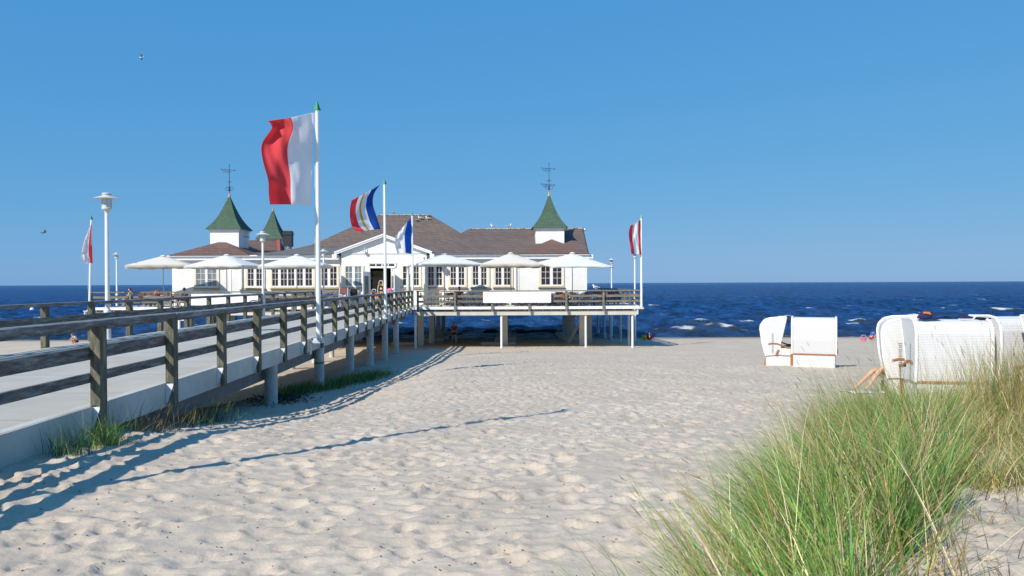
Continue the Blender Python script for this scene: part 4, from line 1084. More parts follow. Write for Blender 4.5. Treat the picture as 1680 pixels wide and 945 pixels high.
# ------------------------------------------------------------------ beach chairs
def beach_chair(loc, rz, label, tilt=0.0, handles=True, group='white wicker beach chairs on the sand'):
    """local: back towards -Y, opening towards +Y"""
    o = empty('beach_chair', (0, 0, 0), label, 'beach chair', group); OFF[o.name] = Vector((0, 0, 0))
    w = .62
    MB().box(-w, w, -.38, .40, 0, .44).build('base', M['wicker'], o, bevel=.02)
    # hood: side profile (y, z), hollow
    prof = [(-.37, .46), (-.42, .9), (-.42, 1.36), (-.385, 1.50), (-.29, 1.59), (-.12, 1.62), (.42, 1.60)]
    inner = [(y + (.05 if i < 5 else 0), z - (.05 if i > 3 else 0)) for i, (y, z) in enumerate(prof)]
    c, s = math.cos(tilt), math.sin(tilt)
    def tl(p):
        y, z = p[0], p[1] - .46; return (y * c - z * s, z * c + y * s + .46)
    prof = [tl(p) for p in prof]; inner = [tl(p) for p in inner]
    hd = MB().prism(prof + inner[::-1], 'x', -w, w).build('hood', M['wicker'], o, bevel=.03)
    side = prof + [tl((.30, 1.35)), tl((.12, .80)), (.10, .80), (.10, .46)]
    for sx in (-1, 1):
        x = sx * w
        MB().prism(side, 'x', x + sx * .001, x + sx * .05).build('side_panel', M['wicker'], o, bevel=.008)
        MB().tube([(x + sx * .03, p[0] - .012 if i < 4 else p[0], p[1] + (.0 if i < 4 else .012)) for i, p in enumerate(prof)] + [(x + sx * .03, *tl((.12, .80)))], .03, 8).build('edge_roll', M['trim'], o, smooth=True)
        MB().box(min(x, x + sx * .05), max(x, x + sx * .05), .101, .40, .442, .68).build('side_base', M['wicker'], o)
        # arm rest (curved oiled timber)
        pts = [(x + sx * .03, -.30, .80), (x + sx * .03, -.18, .835), (x + sx * .03, .0, .82), (x + sx * .03, .16, .75), (x + sx * .03, .30, .70), (x + sx * .03, .44, .70)]
        am = MB()
        for a, b in zip(pts[:-1], pts[1:]): am.bar(a, b, .09, .045)
        am.build('armrest', M['brown'], o, bevel=.01)
        if handles: MB().bar((x - sx * .1, -.41, .04), (x - sx * .1, -.40, .26), .07, .05, (0, 1, 0)).build('carry_handle', M['brown'], o)
        vs__ = MB()
        for k in range(16): vs__.box(min(x + sx * .0515, x + sx * .056), max(x + sx * .0515, x + sx * .056), -.19, -.13, .50 + k * .042, .522 + k * .042)
        vs__.build('vent_slots', M['gwing'], o)
    MB().box(-w - .03, w + .03, -.402, -.37, .435, .475).build('back_rail', M['brown'], o, bevel=.006)
    MB().box(-w - .02, w + .02, .401, .58, .02, .66).box(-w - .04, w + .04, .39, .60, .661, .69).build('front_board', M['brown'], o, bevel=.006)
    MB().bar((w + .075, -.05, .46), (w + .075, .02, .62), .03, .06).build('catch', M['brown'], o)
    MB().box(-w + .05, w - .05, -.30, .39, .445, .56).build('seat_cushion', M['cushion'], o, bevel=.03)
    MB().prism([tl((-.33, .57)), tl((-.36, 1.2)), tl((-.28, 1.2)), tl((-.22, .57))], 'x', -w + .05, w - .05).build('back_cushion', M['cushion'], o, bevel=.02)
    o.location = loc; o.rotation_euler = (0, 0, rz)
    return o


def chair_at(px, py, Y, rz, label, tilt=0, handles=True):
    p = P(px, py, Y); return beach_chair((p.x, Y, gz(p.x, Y) - .02), rz, label, tilt, handles)


chair_at(1336, 600, 24.6, R(-22), 'white wicker beach chair on open sand, back turned to the camera', 0, False)
chair_at(1277, 594, 26.0, R(-110), 'white wicker beach chair seen from the side, left of the one with its back turned', R(8))
chair_at(1552, 659, 14.6, R(-10), 'white wicker beach chair behind the dune grass with a dark bag on its roof', 0)
chair_at(1487, 650, 15.9, R(-112), 'white wicker beach chair in side view, left end of the row behind the grass', R(4))
chair_at(1668, 655, 14.7, R(6), 'bright white beach chair cut by the right picture edge behind golden grass', 0)
chair_at(1760, 655, 13.6, R(10), 'white wicker beach chair beyond the right picture edge', 0)

# things on the chair roofs
def roof_z(px, Y): return gz(PX(px, Y, 600), Y) - .02 + 1.615
bx, by, bz = PX(1515, 14.45, 522), 14.40, roof_z(1550, 14.6)
bg = empty('bag', (bx, by, bz), 'dark bag with an orange flap lying on a beach chair roof', 'bag')
MB().ball((bx, by, bz + .06), .12, 14, (1.1, .8, .52)).ball((bx + .16, by, bz + .03), .1, 12, (1.4, .8, .3)).build('body', M['sh_navy'], bg, smooth=True)
MB().prism([(bx - .02, bz + .12), (bx + .07, bz + .10), (bx + .05, bz + .15), (bx, bz + .15)], 'y', by - .09, by + .04).build('flap', M['sh_orange'], bg)
MB().torus((bx - .1, by, bz + .05), .04, .008, 'y', 12, 5).build('strap', M['sh_red'], bg)
bx = PX(1581, 14.45, 522)
sh = empty('shoe', (bx, by, bz), 'dark blue shoe with a white sole on the beach chair roof beside the bag', 'shoe')
MB().prism([(bx - .1, bz + .02), (bx + .12, bz + .02), (bx + .14, bz + .05), (bx + .04, bz + .08), (bx - .03, bz + .13), (bx - .1, bz + .12)], 'y', by - .05, by + .05).build('upper', M['sh_navy'], sh, bevel=.015)
MB().box(bx - .105, bx + .145, by - .055, by + .055, bz, bz + .019).build('sole', M['sh_white'], sh, bevel=.006)
bx = PX(1600, 14.5, 522)
props(MB().prism([(bx - .03, bz + .0), (bx + .16, bz + .0), (bx + .20, bz + .03), (bx + .02, bz + .05)], 'y', by - .1, by + .1).build('folded_cloth', M['sh_black'], None, bevel=.01),
      'dark folded cloth at the right end of the beach chair roof', 'cloth')

# ------------------------------------------------------------------ people
def skinmesh(name, pts, edges, m, parent, root=0, sub=2):
    me = bpy.data.meshes.new(name); me.from_pydata([p[0] for p in pts], edges, []); me.materials.append(m)
    o = bpy.data.objects.new(name, me); C.objects.link(o)
    sk = o.modifiers.new('skin', 'SKIN'); sk.use_smooth_shade = True
    for i, p in enumerate(pts):
        me.skin_vertices[0].data[i].radius = (p[1], p[1] if len(p) < 3 else p[2]); me.skin_vertices[0].data[i].use_root = (i == root)
    ss = o.modifiers.new('sub', 'SUBSURF'); ss.levels = sub; ss.render_levels = sub
    if parent is not None: o.parent = parent
    return o


POSES = {
    'stand': dict(hip=(0, 0, .92), chest=(0, -.01, 1.28), neck=(0, 0, 1.46), head=(0, .02, 1.60), sh=.18, el=[(-.26, -.02, 1.15), (.26, .04, 1.13)], ha=[(-.27, .1, .90), (.25, .16, .92)], kn=[(-.1, .04, .48), (.1, .02, .48)], ft=[(-.1, 0, .06), (.1, .0, .06)]),
    'walk': dict(hip=(0, 0, .90), chest=(0, .03, 1.27), neck=(0, .06, 1.45), head=(0, .09, 1.59), sh=.18, el=[(-.25, -.12, 1.13), (.25, .14, 1.13)], ha=[(-.24, -.12, .88), (.22, .34, 1.0)], kn=[(-.1, .22, .50), (.1, -.05, .48)], ft=[(-.1, .30, .08), (.1, -.34, .12)]),
    'sit': dict(hip=(0, 0, .50), chest=(0, -.05, .88), neck=(0, -.04, 1.05), head=(0, .0, 1.20), sh=.18, el=[(-.26, .06, .76), (.26, .06, .76)], ha=[(-.16, .3, .74), (.16, .3, .74)], kn=[(-.12, .44, .50), (.12, .44, .50)], ft=[(-.12, .42, .06), (.12, .42, .06)]),
    'crouch': dict(hip=(0, 0, .16), chest=(0, .18, .46), neck=(0, .28, .58), head=(0, .36, .70), sh=.14, el=[(-.2, .36, .40), (.2, .36, .40)], ha=[(-.14, .56, .22), (.14, .56, .22)], kn=[(-.14, .38, .36), (.14, .38, .36)], ft=[(-.14, .2, .04), (.14, .2, .04)]),
    'lie': dict(hip=(0, 0, .13), chest=(0, -.38, .14), neck=(0, -.57, .15), head=(0, -.72, .17), sh=.18, el=[(-.30, -.25, .08), (.30, -.25, .08)], ha=[(-.22, .0, .1), (.24, .0, .08)], kn=[(-.10, .38, .50), (.12, .44, .42)], ft=[(-.10, .70, .05), (.12, .82, .06)]),
}


def person(loc, rz, pose, top, bottom, label, scale=1.0, hair='hair', group=None):
    q = POSES[pose]; o = empty('person', (0, 0, 0), label, 'person', group); OFF[o.name] = Vector((0, 0, 0))
    V = Vector
    hip, chest, neck, head = V(q['hip']), V(q['chest']), V(q['neck']), V(q['head'])
    up = (head - neck).normalized(); spine = (chest - hip).normalized()
    pts = [(hip, .13, .10), (hip.lerp(chest, .5), .125, .095), (chest, .15, .105), (neck, .055, .055)]
    ed = [(0, 1), (1, 2), (2, 3)]
    for s, k in ((-1, 0), (1, 1)):
        sh_ = chest + spine * .10 + V((s * q['sh'], 0, 0)); el, ha = V(q['el'][k]), V(q['ha'][k]); b = len(pts)
        d = (ha - el).normalized()
        pts += [(sh_, .055), (el, .042), (ha, .028), (ha + d * .06, .034, .018)]; ed += [(2, b), (b, b + 1), (b + 1, b + 2), (b + 2, b + 3)]
        kn, ft = V(q['kn'][k]), V(q['ft'][k]); b = len(pts)
        hj = hip + V((s * .09, 0, -.02))
        fd = V((0, 1, 0)) if pose != 'lie' else V((0, .8, -.1))
        pts += [(hj, .09), (kn, .058), (kn.lerp(ft, .35), .055), (ft, .036), (ft + fd * .13 + V((0, 0, -.02)), .034, .022)]
        ed += [(0, b), (b, b + 1), (b + 1, b + 2), (b + 2, b + 3), (b + 3, b + 4)]
    body = skinmesh('body', pts, ed, M['skin'], o)
    # head with a face, fingers as short chains: same skin, joined into the body mesh's children
    hm = MB().ball(tuple(head + up * .0), .105, 16, (.82, .95, 1.15)).cyl(neck - up * .02, head - up * .05, .05, n=10)
    fwd = V((0, 1, 0)) if pose != 'lie' else V((0, .2, 1)).normalized()
    hm.ball(tuple(head + fwd * .10 - up * .01), .018, 8, (1, 1.2, 1.3))
    for s in (-1, 1): hm.ball(tuple(head + V((s * .088, 0, -.0))), .025, 8, (.5, 1, 1.3))
    for s, k in ((-1, 0), (1, 1)):
        el, ha = V(q['el'][k]), V(q['ha'][k]); d = (ha - el).normalized(); sd = d.cross(V((0, 0, 1)) if abs(d.z) < .9 else V((0, 1, 0))).normalized(); palm = ha + d * .075
        for i, L in enumerate((.055, .065, .06, .045)):
            a = palm + sd * (i - 1.5) * .017; m1 = a + d * L * .6; e_ = m1 + (d * .6 + V((0, 0, -.3))).normalized() * L * .5; hm.tube([a, m1, e_], [.009, .008, .006], 6)
        a = ha + d * .02 + sd * .03; hm.tube([a, a + (d + sd).normalized() * .04, a + (d * 1.5 + sd).normalized() * .075], [.011, .01, .007], 6)
    hm.build('head_and_fingers', M['skin'], body, smooth=True)
    fm = MB()
    for s in (-1, 1): fm.ball(tuple(head + fwd * .093 + V((s * .034, 0, 0)) + up * .02), .011, 6)
    fm.bar(head + fwd * .098 - up * .055 + V((-.025, 0, 0)), head + fwd * .098 - up * .055 + V((.025, 0, 0)), .008, .008); fm.build('eyes_and_mouth', M['sh_red'], body)
    MB().ball(tuple(head - fwd * .022 + up * .022), .112, 14, (.86, .92, 1.08)).build('hair', M[hair], o, smooth=True)
    if top:
        tp = [(hip + spine * .05, .138, .108), (hip.lerp(chest, .5), .135, .105), (chest, .16, .115), (neck - (neck - chest) * .35, .08, .07)]; te = [(0, 1), (1, 2), (2, 3)]
        for s, k in ((-1, 0), (1, 1)):
            sh_ = chest + spine * .10 + V((s * q['sh'], 0, 0)); el = V(q['el'][k]); b = len(tp); tp += [(sh_, .068), (sh_.lerp(el, .6), .06)]; te += [(2, b), (b, b + 1)]
        skinmesh('shirt', tp, te, M[top], o)
    if bottom:
        bp = [(hip + spine * .06, .14, .11), (hip, .145, .115)]; be = [(0, 1)]
        for s, k in ((-1, 0), (1, 1)):
            kn = V(q['kn'][k]); hj = hip + V((s * .09, 0, -.02)); b = len(bp); bp += [(hj, .10), (hj.lerp(kn, .6), .085)]; be += [(1, b), (b, b + 1)]
        skinmesh('shorts', bp, be, M[bottom], o)
    o.location = loc; o.rotation_euler = (0, 0, rz); o.scale = (scale,) * 3
    return o


xx = PX(745, 56.8, 550)
person((xx, 56.8, gz(xx, 56.8) + .02), R(195), 'walk', 'sh_red', 'sh_black', 'person in a dark red top and black shorts standing in the shade under the pier', .95)
xx = PX(1402, 16.3, 640)
tw = MB(); Tz = gz(xx, 16.3)
for k in range(9): pass
towel = empty('beach_towel', (xx, 16.3, Tz), 'blue and white striped towel on the sand behind the dune grass', 'towel', rz=0)
ts = MB(); V = []; F = []; mi = []
for i in range(19):
    for j in range(5):
        x_ = xx - .15 + i * .105; y_ = 16.0 + j * .18; V.append((x_, y_, gz(x_, y_) + .035 + .01 * math.sin(i * 1.1 + j)))
for i in range(18):
    for j in range(4): F.append((i * 5 + j, (i + 1) * 5 + j, (i + 1) * 5 + j + 1, i * 5 + j + 1)); mi.append(i % 2)
ts.add(V, F); ts.m = mi; t_ = ts.build('cloth', [M['sh_white'], M['lblue']], towel, smooth=True, fix=False); sd = t_.modifiers.new('thick', 'SOLIDIFY'); sd.thickness = .015
person((xx + .95, 16.35, Tz + .06), R(90), 'lie', 'sh_white', 'sh_navy', 'person lying with bent bare knees behind the dune grass, beside the striped towel')
person((PX(1429, 60, 552), 60, gz(PX(1429, 60), 60)), R(-60), 'crouch', 'sh_blue', 'sh_red', 'child in a blue top and red shorts crouching by the waterline', .95)
person((PX(1450, 58, 552), 58, gz(PX(1450, 58), 58)), R(40), 'crouch', 'sh_pink', 'sh_red', 'child in a pink top at the left edge of the beach chair row', .8)
xx = PX(1417, 58.5, 556)
cas = empty('toy_bucket', (xx, 58.5, gz(xx, 58.5)), 'pink toy bucket on the sand near the waterline', 'bucket'); z = gz(xx, 58.5)
MB().lathe([(0, 0), (.16, .0), (.22, .26), (.19, .26), (.14, .04), (0, .04)], (xx, 58.5, z), 14).build('pail', M['sh_pink'], cas, smooth=True)
MB().torus((xx, 58.5, z + .26), .2, .012, 'y', 14, 5).build('handle', M['sh_white'], cas)
for px, py, m1, lb, rr_ in ((1057, 554, 'sh_yellow', 'yellow beach ball lying at the waterline right of the pier', .22), (1065.5, 552, 'sh_red', 'red beach ball at the waterline right of the pier', .26)):
    Y_ = 62.5; xx = PX(px, Y_, 553); zz = gz(xx, Y_) + rr_
    bo = empty('beach_ball', (xx, Y_, zz - rr_), lb, 'ball', 'beach balls at the waterline')
    MB().ball((xx, Y_, zz), rr_, 16).build('ball', M[m1], bo, smooth=True)
    MB().ball((xx - rr_ * .1, Y_, zz + rr_ * .1), rr_ * .985, 16, (.4, 1.03, 1.03)).build('panel', M['sh_white'] if 'red' in lb else M['sh_navy'], bo, smooth=True)
person((PX(120, 60, 540), 60.5, gz(PX(120, 60), 60.5)), R(150), 'crouch', 'sh_white', 'sh_red', 'person in white sitting on the far left beach, seen through the walkway railings', 1.0)
# terrace guests
G = 'guests sitting on the terraces'
person((PX(213, 56, 480), 56, 0.0), R(100), 'sit', 'sh_white', 'sh_navy', 'guest in a white shirt on the left terrace, leftmost of the seated guests', 1, group=G)
person((PX(256, 55.5, 480), 55.5, 0), R(-60), 'sit', 'sh_orange', 'sh_navy', 'guest in an orange shirt on the left terrace', 1, group=G)
person((PX(300, 54, 480), 54.2, 0), R(120), 'sit', 'sh_white', 'sh_black', 'guest in white in front of the left corner of the restaurant', 1, group=G)
person((PX(753, 54, 480), 54.4, 0), R(170), 'sit', 'sh_blue', 'sh_black', 'guest in a blue shirt at a table behind the front railing of the right terrace', 1, group=G)
person((PX(617, 51.5, 480), 51.5, 0), R(20), 'stand', 'sh_orange', 'sh_blue', 'person in an orange top and blue shorts standing at the restaurant entrance', .6)

# ------------------------------------------------------------------ terrace furniture
def make_chair():
    o = empty('terrace_chair', (0, 0, 0), 'reddish brown folding chair at a terrace table behind the railing', 'chair', 'folding chairs on the terraces')
    OFF[o.name] = Vector((0, 0, 0))
    m = MB()
    for k in range(5): m.box(-.21, .21, -.2 + k * .085, -.13 + k * .085, .44, .46)
    m.build('seat', M['redbrown'], o)
    m = MB()
    for k in range(4): m.bar((-.22, -.24 - .012 * k, .60 + k * .09), (.22, -.24 - .012 * k, .60 + k * .09), .02, .07)
    m.build('backrest', M['redbrown'], o)
    for s in (-1, 1):
        MB().bar((s * .22, -.27, .93), (s * .22, .22, 0), .02, .03).build('leg', M['dark'], o)
        MB().bar((s * .235, .2, .45), (s * .235, -.24, 0), .02, .03).build('leg', M['dark'], o)
    return o


def make_table():
    o = empty('terrace_table', (0, 0, 0), 'white-topped terrace table', 'table', 'tables on the terraces'); OFF[o.name] = Vector((0, 0, 0))
    MB().box(-.4, .4, -.4, .4, .72, .75).build('tabletop', M['trim'], o, bevel=.01)
    for sx in (-1, 1):
        for sy in (-1, 1): MB().bar((sx * .34, sy * .34, .72), (sx * .36, sy * .36, 0), .03, .03).build('leg', M['dark'], o)
    return o


ch0, tb0 = make_chair(), make_table(); used = [0, 0]


def inst(src, key, loc, rz, label=None):
    o = src if not used[key] else copy_tree(src); used[key] = 1
    o.location = loc; o.rotation_euler = (0, 0, rz)
    if label: o['label'] = label
    return o


tabs = [(-4.4, 54.1), (-1.2, 53.6), (1.2, 54.0), (3.2, 53.8), (5.1, 51.0), (-2.7, 50.9), (3.3, 50.9), (-5.2, 51.6), (-3.6, 52.6), (-1.9, 51.5), (0.2, 52.2), (2.2, 51.6), (4.2, 52.2), (6.0, 52.6), (7.1, 55), (-25.8, 54), (-23.0, 53.2), (-20.6, 53.5), (7.2, 59), (-26.8, 58), (-17.5, 53.7)]
for i, (x, y) in enumerate(tabs):
    left = x < -12; end = x > 5.5
    where = 'on the left terrace' if left else ('at the right end of the terrace' if end else 'behind the front railing of the right terrace')
    inst(tb0, 1, (x, y, 0), random.uniform(-.3, .3), 'white-topped table ' + where)
    for a in (0, math.pi / 2, math.pi, 3 * math.pi / 2)[:4 if not left else 3]:
        if random.random() < .12: continue
        a2 = a + random.uniform(-.2, .2)
        inst(ch0, 0, (x + .68 * math.sin(a2), y - .68 * math.cos(a2), 0), a2 + random.uniform(-.25, .25), 'reddish brown folding chair ' + where)

# ------------------------------------------------------------------ bicycles
def make_bike(frame='dark'):
    o = empty('bicycle', (0, 0, 0), None, 'bicycle', None); OFF[o.name] = Vector((0, 0, 0))
    for y in (-.52, .52):
        w = MB().torus((0, y, .34), .325, .018, 'x', 24, 6).build('wheel', M['dark'], o, smooth=True)
        s = MB()
        for k in range(8):
            a = k * math.pi / 8; s.bar((0, y - .31 * math.cos(a), .34 - .31 * math.sin(a)), (0, y + .31 * math.cos(a), .34 + .31 * math.sin(a)), .004, .004)
        s.build('spokes', M['steel'], w)
        MB().tube([(0, y + .36 * math.cos(R(a)), .34 + .36 * math.sin(R(a))) for a in range(20, 170, 25)], .02, 5).build('mudguard', M['steel'], o)
    fr = MB().tube([(0, -.52, .34), (0, -.08, .30), (0, .36, .78)], .018).tube([(0, -.08, .30), (0, -.22, .80), (0, .34, .74)], .016).tube([(0, -.52, .34), (0, -.20, .74)], .012).tube([(0, .33, .88), (0, .40, .60), (0, .52, .34)], .018)
    fr.build('frame', M[frame], o, smooth=True)
    MB().tube([(-.28, .16, 1.0), (-.2, .30, 1.02), (0, .34, .98), (.2, .30, 1.02), (.28, .16, 1.0)], .014).tube([(0, .33, .86), (0, .34, .98)], .015).build('handlebar', M['steel'], o, smooth=True)
    MB().ball((0, -.25, .88), .1, 10, (.8, 1.3, .4)).cyl((0, -.22, .78), (0, -.24, .86), .012).build('saddle', M['dark'], o, smooth=True)
    MB().tube([(-.12, -.10, .30), (0, -.08, .30), (.12, -.06, .30)], .012).torus((.03, -.08, .30), .085, .008, 'x', 14, 4).build('crank', M['steel'], o)
    MB().box(-.06, .06, -.72, -.36, .735, .75).bar((0, -.7, .74), (0, -.54, .36), .015, .015).build('rack', M['steel'], o)
    return o


bk = {c: make_bike(c) for c in ('dark', 'sh_blue', 'sh_red')}
bu = set()
bl = [(x, y, a, c, l) for x, y, a, c, l in (
    (-7.1, 37.4, 8, 'dark', 'right walkway railing, nearest of the row'), (-7.25, 39.2, -6, 'sh_blue', 'right walkway railing'), (-7.1, 40.8, 10, 'dark', 'right walkway railing'),
    (-7.35, 42.2, -4, 'sh_red', 'right walkway railing'), (-7.2, 43.8, 5, 'dark', 'right walkway railing'), (-7.45, 45.2, -9, 'dark', 'right walkway railing'), (-7.3, 46.8, 4, 'sh_blue', 'right walkway railing'), (-7.6, 48.4, 12, 'dark', 'right walkway railing, farthest of the row'),
    (-13.55, 49.9, 70, 'sh_red', 'left walkway railing beside the tallest flagpole'), (-13.1, 50.6, 95, 'sh_blue', 'left walkway railing'), (-12.6, 49.6, 60, 'dark', 'left walkway railing'), (-11.8, 49.2, 100, 'dark', 'left walkway railing just right of the tallest flagpole'))]
pos_label = ['nearest', 'second', 'third', 'fourth', 'fifth', 'sixth', 'seventh', 'farthest']
cn = {'dark': 'black', 'sh_blue': 'blue', 'sh_red': 'red'}
for i, (x, y, a, c, l) in enumerate(bl):
    o = bk[c] if c not in bu else copy_tree(bk[c]); bu.add(c)
    if x < -11: x += .75 
    o.location = (x, y, .005); o.rotation_euler = (0, R(random.uniform(-7, 7)), R(a))
    if i < 8: o['label'] = f'{cn[c]} bicycle by the right walkway railing, {pos_label[i]} of the row of eight'
    else: o['label'] = f'{cn[c]} bicycle at the walkway end left of the menu board, ' + ['leftmost of four', 'second of four', 'third of four', 'rightmost of four'][i - 8]
    o['group'] = 'bicycles parked by the walkway'

# pink bag in a bike basket region
xx = PX(640, 47.5, 480)
pb = empty('basket', (xx + .0, 47.4, .95), 'pink and white bag in a bicycle basket near the restaurant entrance', 'bag')
MB().box(xx - .22, xx + .22, 47.2, 47.6, .95, 1.05).build('basket', M['steel'], pb, bevel=.02)
MB().ball((xx, 47.4, 1.14), .17, 10, (1.3, 1, .75)).build('bag', M['sh_pink'], pb, smooth=True)
MB().ball((xx + .2, 47.4, 1.18), .1, 10, (1, 1, .75)).build('bag_flap', M['sh_white'], pb, smooth=True)

# menu board
xx = PX(563.5, 50.3, 485); z = 0
sb = empty('menu_board', (xx, 50.3, 0), 'white A-frame board with a dark red picture panel left of the entrance', 'sign board')
MB().bar((xx - .3, 50.1, 0), (xx - .26, 50.35, 1.28), .04, .04).bar((xx + .3, 50.1, 0), (xx + .26, 50.35, 1.28), .04, .04).bar((xx - .27, 50.33, 1.2), (xx + .27, 50.33, 1.2), .04, .04) \
    .bar((xx - .3, 50.7, 0), (xx - .26, 50.38, 1.28), .04, .04).bar((xx + .3, 50.7, 0), (xx + .26, 50.38, 1.28), .04, .04).build('frame', M['trim'], sb)
MB().bar((xx, 50.14, .45), (xx, 50.32, 1.26), .50, .02, (0, 1, 0)).build('panel', mat('dark_red_panel', (.16, .02, .02), .5), sb)
MB().box(xx - .2, xx + .2, 50.12, 50.15, .72, .86).build('picture', M['lblue'], sb)
# pushchair
xx = PX(579, 50.5, 485)
st = empty('pushchair', (xx, 50.6, 0), 'black folded pushchair between the menu board and the entrance', 'pushchair')
mb = MB()
for s in (-.2, .2):
    mb.torus((xx + s, 50.4, .12), .1, .02, 'x', 12, 5).torus((xx + s, 50.95, .12), .1, .02, 'x', 12, 5)
mb.build('wheels', M['dark'], st)
mb = MB()
for s in (-.2, .2): mb.bar((xx + s, 50.4, .12), (xx + s * .8, 50.95, 1.05), .03, .03).bar((xx + s, 50.95, .12), (xx + s * .8, 50.5, .75), .03, .03)
mb.build('frame', M['steel'], st)
MB().prism([(50.5, .45), (50.85, .5), (51.0, 1.1), (50.75, 1.22), (50.55, 1.0), (50.7, .6)], 'x', xx - .2, xx + .2).build('seat_and_hood', M['sh_black'], st, bevel=.03)
# display racks in the doorway
for i, (px, h, lb) in enumerate(((613.5, 1.15, 'low arched rack of souvenirs at the left of the doorway'), (625, 1.75, 'tall arched rack of souvenirs in the middle of the doorway'))):
    xx = PX(px, 54.2, 480)
    rk = empty('display_rack', (xx, 54.2, 0), lb, 'display rack')
    MB().tube([(xx - .26, 54.2, 0), (xx - .22, 54.2, h * .7), (xx - .1, 54.2, h), (xx + .1, 54.2, h), (xx + .22, 54.2, h * .7), (xx + .26, 54.2, 0)], .022).build('frame', M['polew'], rk)
    for k in range(5):
        for j in (-1, 0, 1):
            z = h * (.2 + .15 * k)
            MB().box(xx + j * .12 - .05, xx + j * .12 + .05, 54.16, 54.22, z, z + .1 * h / 1.3).build('souvenir', M[['sh_yellow', 'sh_orange', 'sh_navy', 'sh_white', 'sh_red', 'brown', 'brown'][(k * 3 + j + i) % 7]], rk)
# closed parasol / pole banner by the window right of the door
xx = PX(669.5, 53.6, 460)
cp = empty('closed_parasol', (xx, 53.6, 0), 'closed narrow white and green parasol standing right of the entrance', 'parasol')
MB().cyl((xx, 53.6, 0), (xx, 53.6, 2.7), .03).build('pole', M['lampm'], cp)
MB().lathe([(.05, .9), (.13, 1.0), (.10, 1.8), (.05, 2.6), (0, 2.65)], (xx, 53.6, 0), 10).build('folded_canopy', M['canvas'], cp, smooth=True)
MB().box(xx + .10, xx + .15, 53.55, 53.65, .7, 2.2).build('tie_strap', M['sh_green'], cp)
# plant tub / round table at left: white planter on terrace
xx = PX(500, 52.6, 481)
pt_ = empty('planter_box', (xx - .6, 52.6, 0), 'long pale planter box below the five-casement window', 'planter')
MB().box(xx - 2.0, xx + .9, 52.4, 52.8, .62, .95).build('trough', M['beam'], pt_, bevel=.02)
MB().box(xx - 1.9, xx - 1.8, 52.5, 52.7, 0, .62).box(xx + .7, xx + .8, 52.5, 52.7, 0, .62).build('stand', M['dark'], pt_)

# buoy
pb_ = P(52.5, 508, 1); Yb = (SEA + .15 - EYE) / (pb_.z - EYE); bp = P(52.5, 508, Yb)
by_ = empty('buoy', (bp.x, Yb, SEA), 'small white buoy floating far out at the left', 'buoy')
MB().lathe([(0, -.3), (.25, -.1), (.4, .15), (.3, .45), (.1, .6), (.05, 1.0), (0, 1.0)], (bp.x, Yb, SEA), 14).build('float', M['plume'], by_, smooth=True)
MB().torus((bp.x, Yb, SEA + 1.03), .07, .02, 'y', 10, 4).build('ring', M['dark'], by_)

# ------------------------------------------------------------------ birds
def gull_fly(px, py, Y, span, rz, label, dark=False):
    p = P(px, py, Y); o = empty('gull', p, label, 'bird', None); s = span / 1.3
    OFF[o.name] = Vector((0, 0, 0)); w1, w2 = (M['gwing'], M['gwing']) if dark else (M['plume'], M['gwing'])
    MB().ball((0, 0, 0), .09 * s, 12, (1, 2.6, 1)).ball((0, .27 * s, .03 * s), .055 * s, 10, (1, 1.2, 1)).prism([(-.05 * s, -.2 * s), (.05 * s, -.2 * s), (.09 * s, -.42 * s), (-.09 * s, -.42 * s)], 'z', -.01, .01).build('body', w1, o, smooth=True)
    for sd in (-1, 1):
        pts = [(.03, .1, 0), (.32, .18, .14), (.66, -.06, .05), (.62, -.12, .05), (.30, .02, .13), (.03, -.10, 0)]
        v = [(sd * a * s, b * s, c * s) for a, b, c in pts]; v += [(a, b, c - .012 * s) for a, b, c in v]
        MB().add(v, [(0, 1, 4, 5), (1, 2, 3, 4), (11, 10, 7, 6), (10, 9, 8, 7), (0, 6, 7, 1), (1, 7, 8, 2), (2, 8, 9, 3), (3, 9, 10, 4), (4, 10, 11, 5)]).build('wing', w2, o)
    MB().cyl((0, .32 * s, .03 * s), (0, .38 * s, .02 * s), .014 * s, .004 * s, n=6).build('beak', M['beak'], o)
    o.rotation_euler = (R(10), R(-22), rz); return o


gull_fly(233, 95, 95, 1.25, R(-70), 'pale gull gliding high in the sky at upper left')
gull_fly(73, 381, 90, 1.2, R(-50), 'dark bird flying low over the sea at the far left', True)


def make_gull(dark):
    o = empty('gull', (0, 0, 0), None, 'bird', 'birds resting on the roofs'); OFF[o.name] = Vector((0, 0, 0)); wm_ = M['gwing']; b = M['gwing'] if dark else M['plume']
    MB().ball((0, 0, .19), .085, 12, (1, 2.1, 1)).ball((0, .16, .32), .052, 10, (1, 1.15, 1)).cyl((0, .12, .22), (0, .155, .31), .045, .035, n=8).prism([(-.04, -.14), (.04, -.14), (.03, -.27), (-.03, -.27)], 'z', .18, .2).build('body', b, o, smooth=True)
    for s in (-1, 1): MB().ball((s * .06, -.03, .2), .07, 10, (.45, 2.2, .85)).build('wing', wm_, o, smooth=True)
    MB().cyl((0, .2, .32), (0, .27, .31), .014, .004, n=6).build('beak', M['beak'], o)
    for s in (-1, 1): MB().cyl((s * .03, .0, 0), (s * .03, 0, .13), .008, n=5).build('leg', M['beak'], o)
    return o


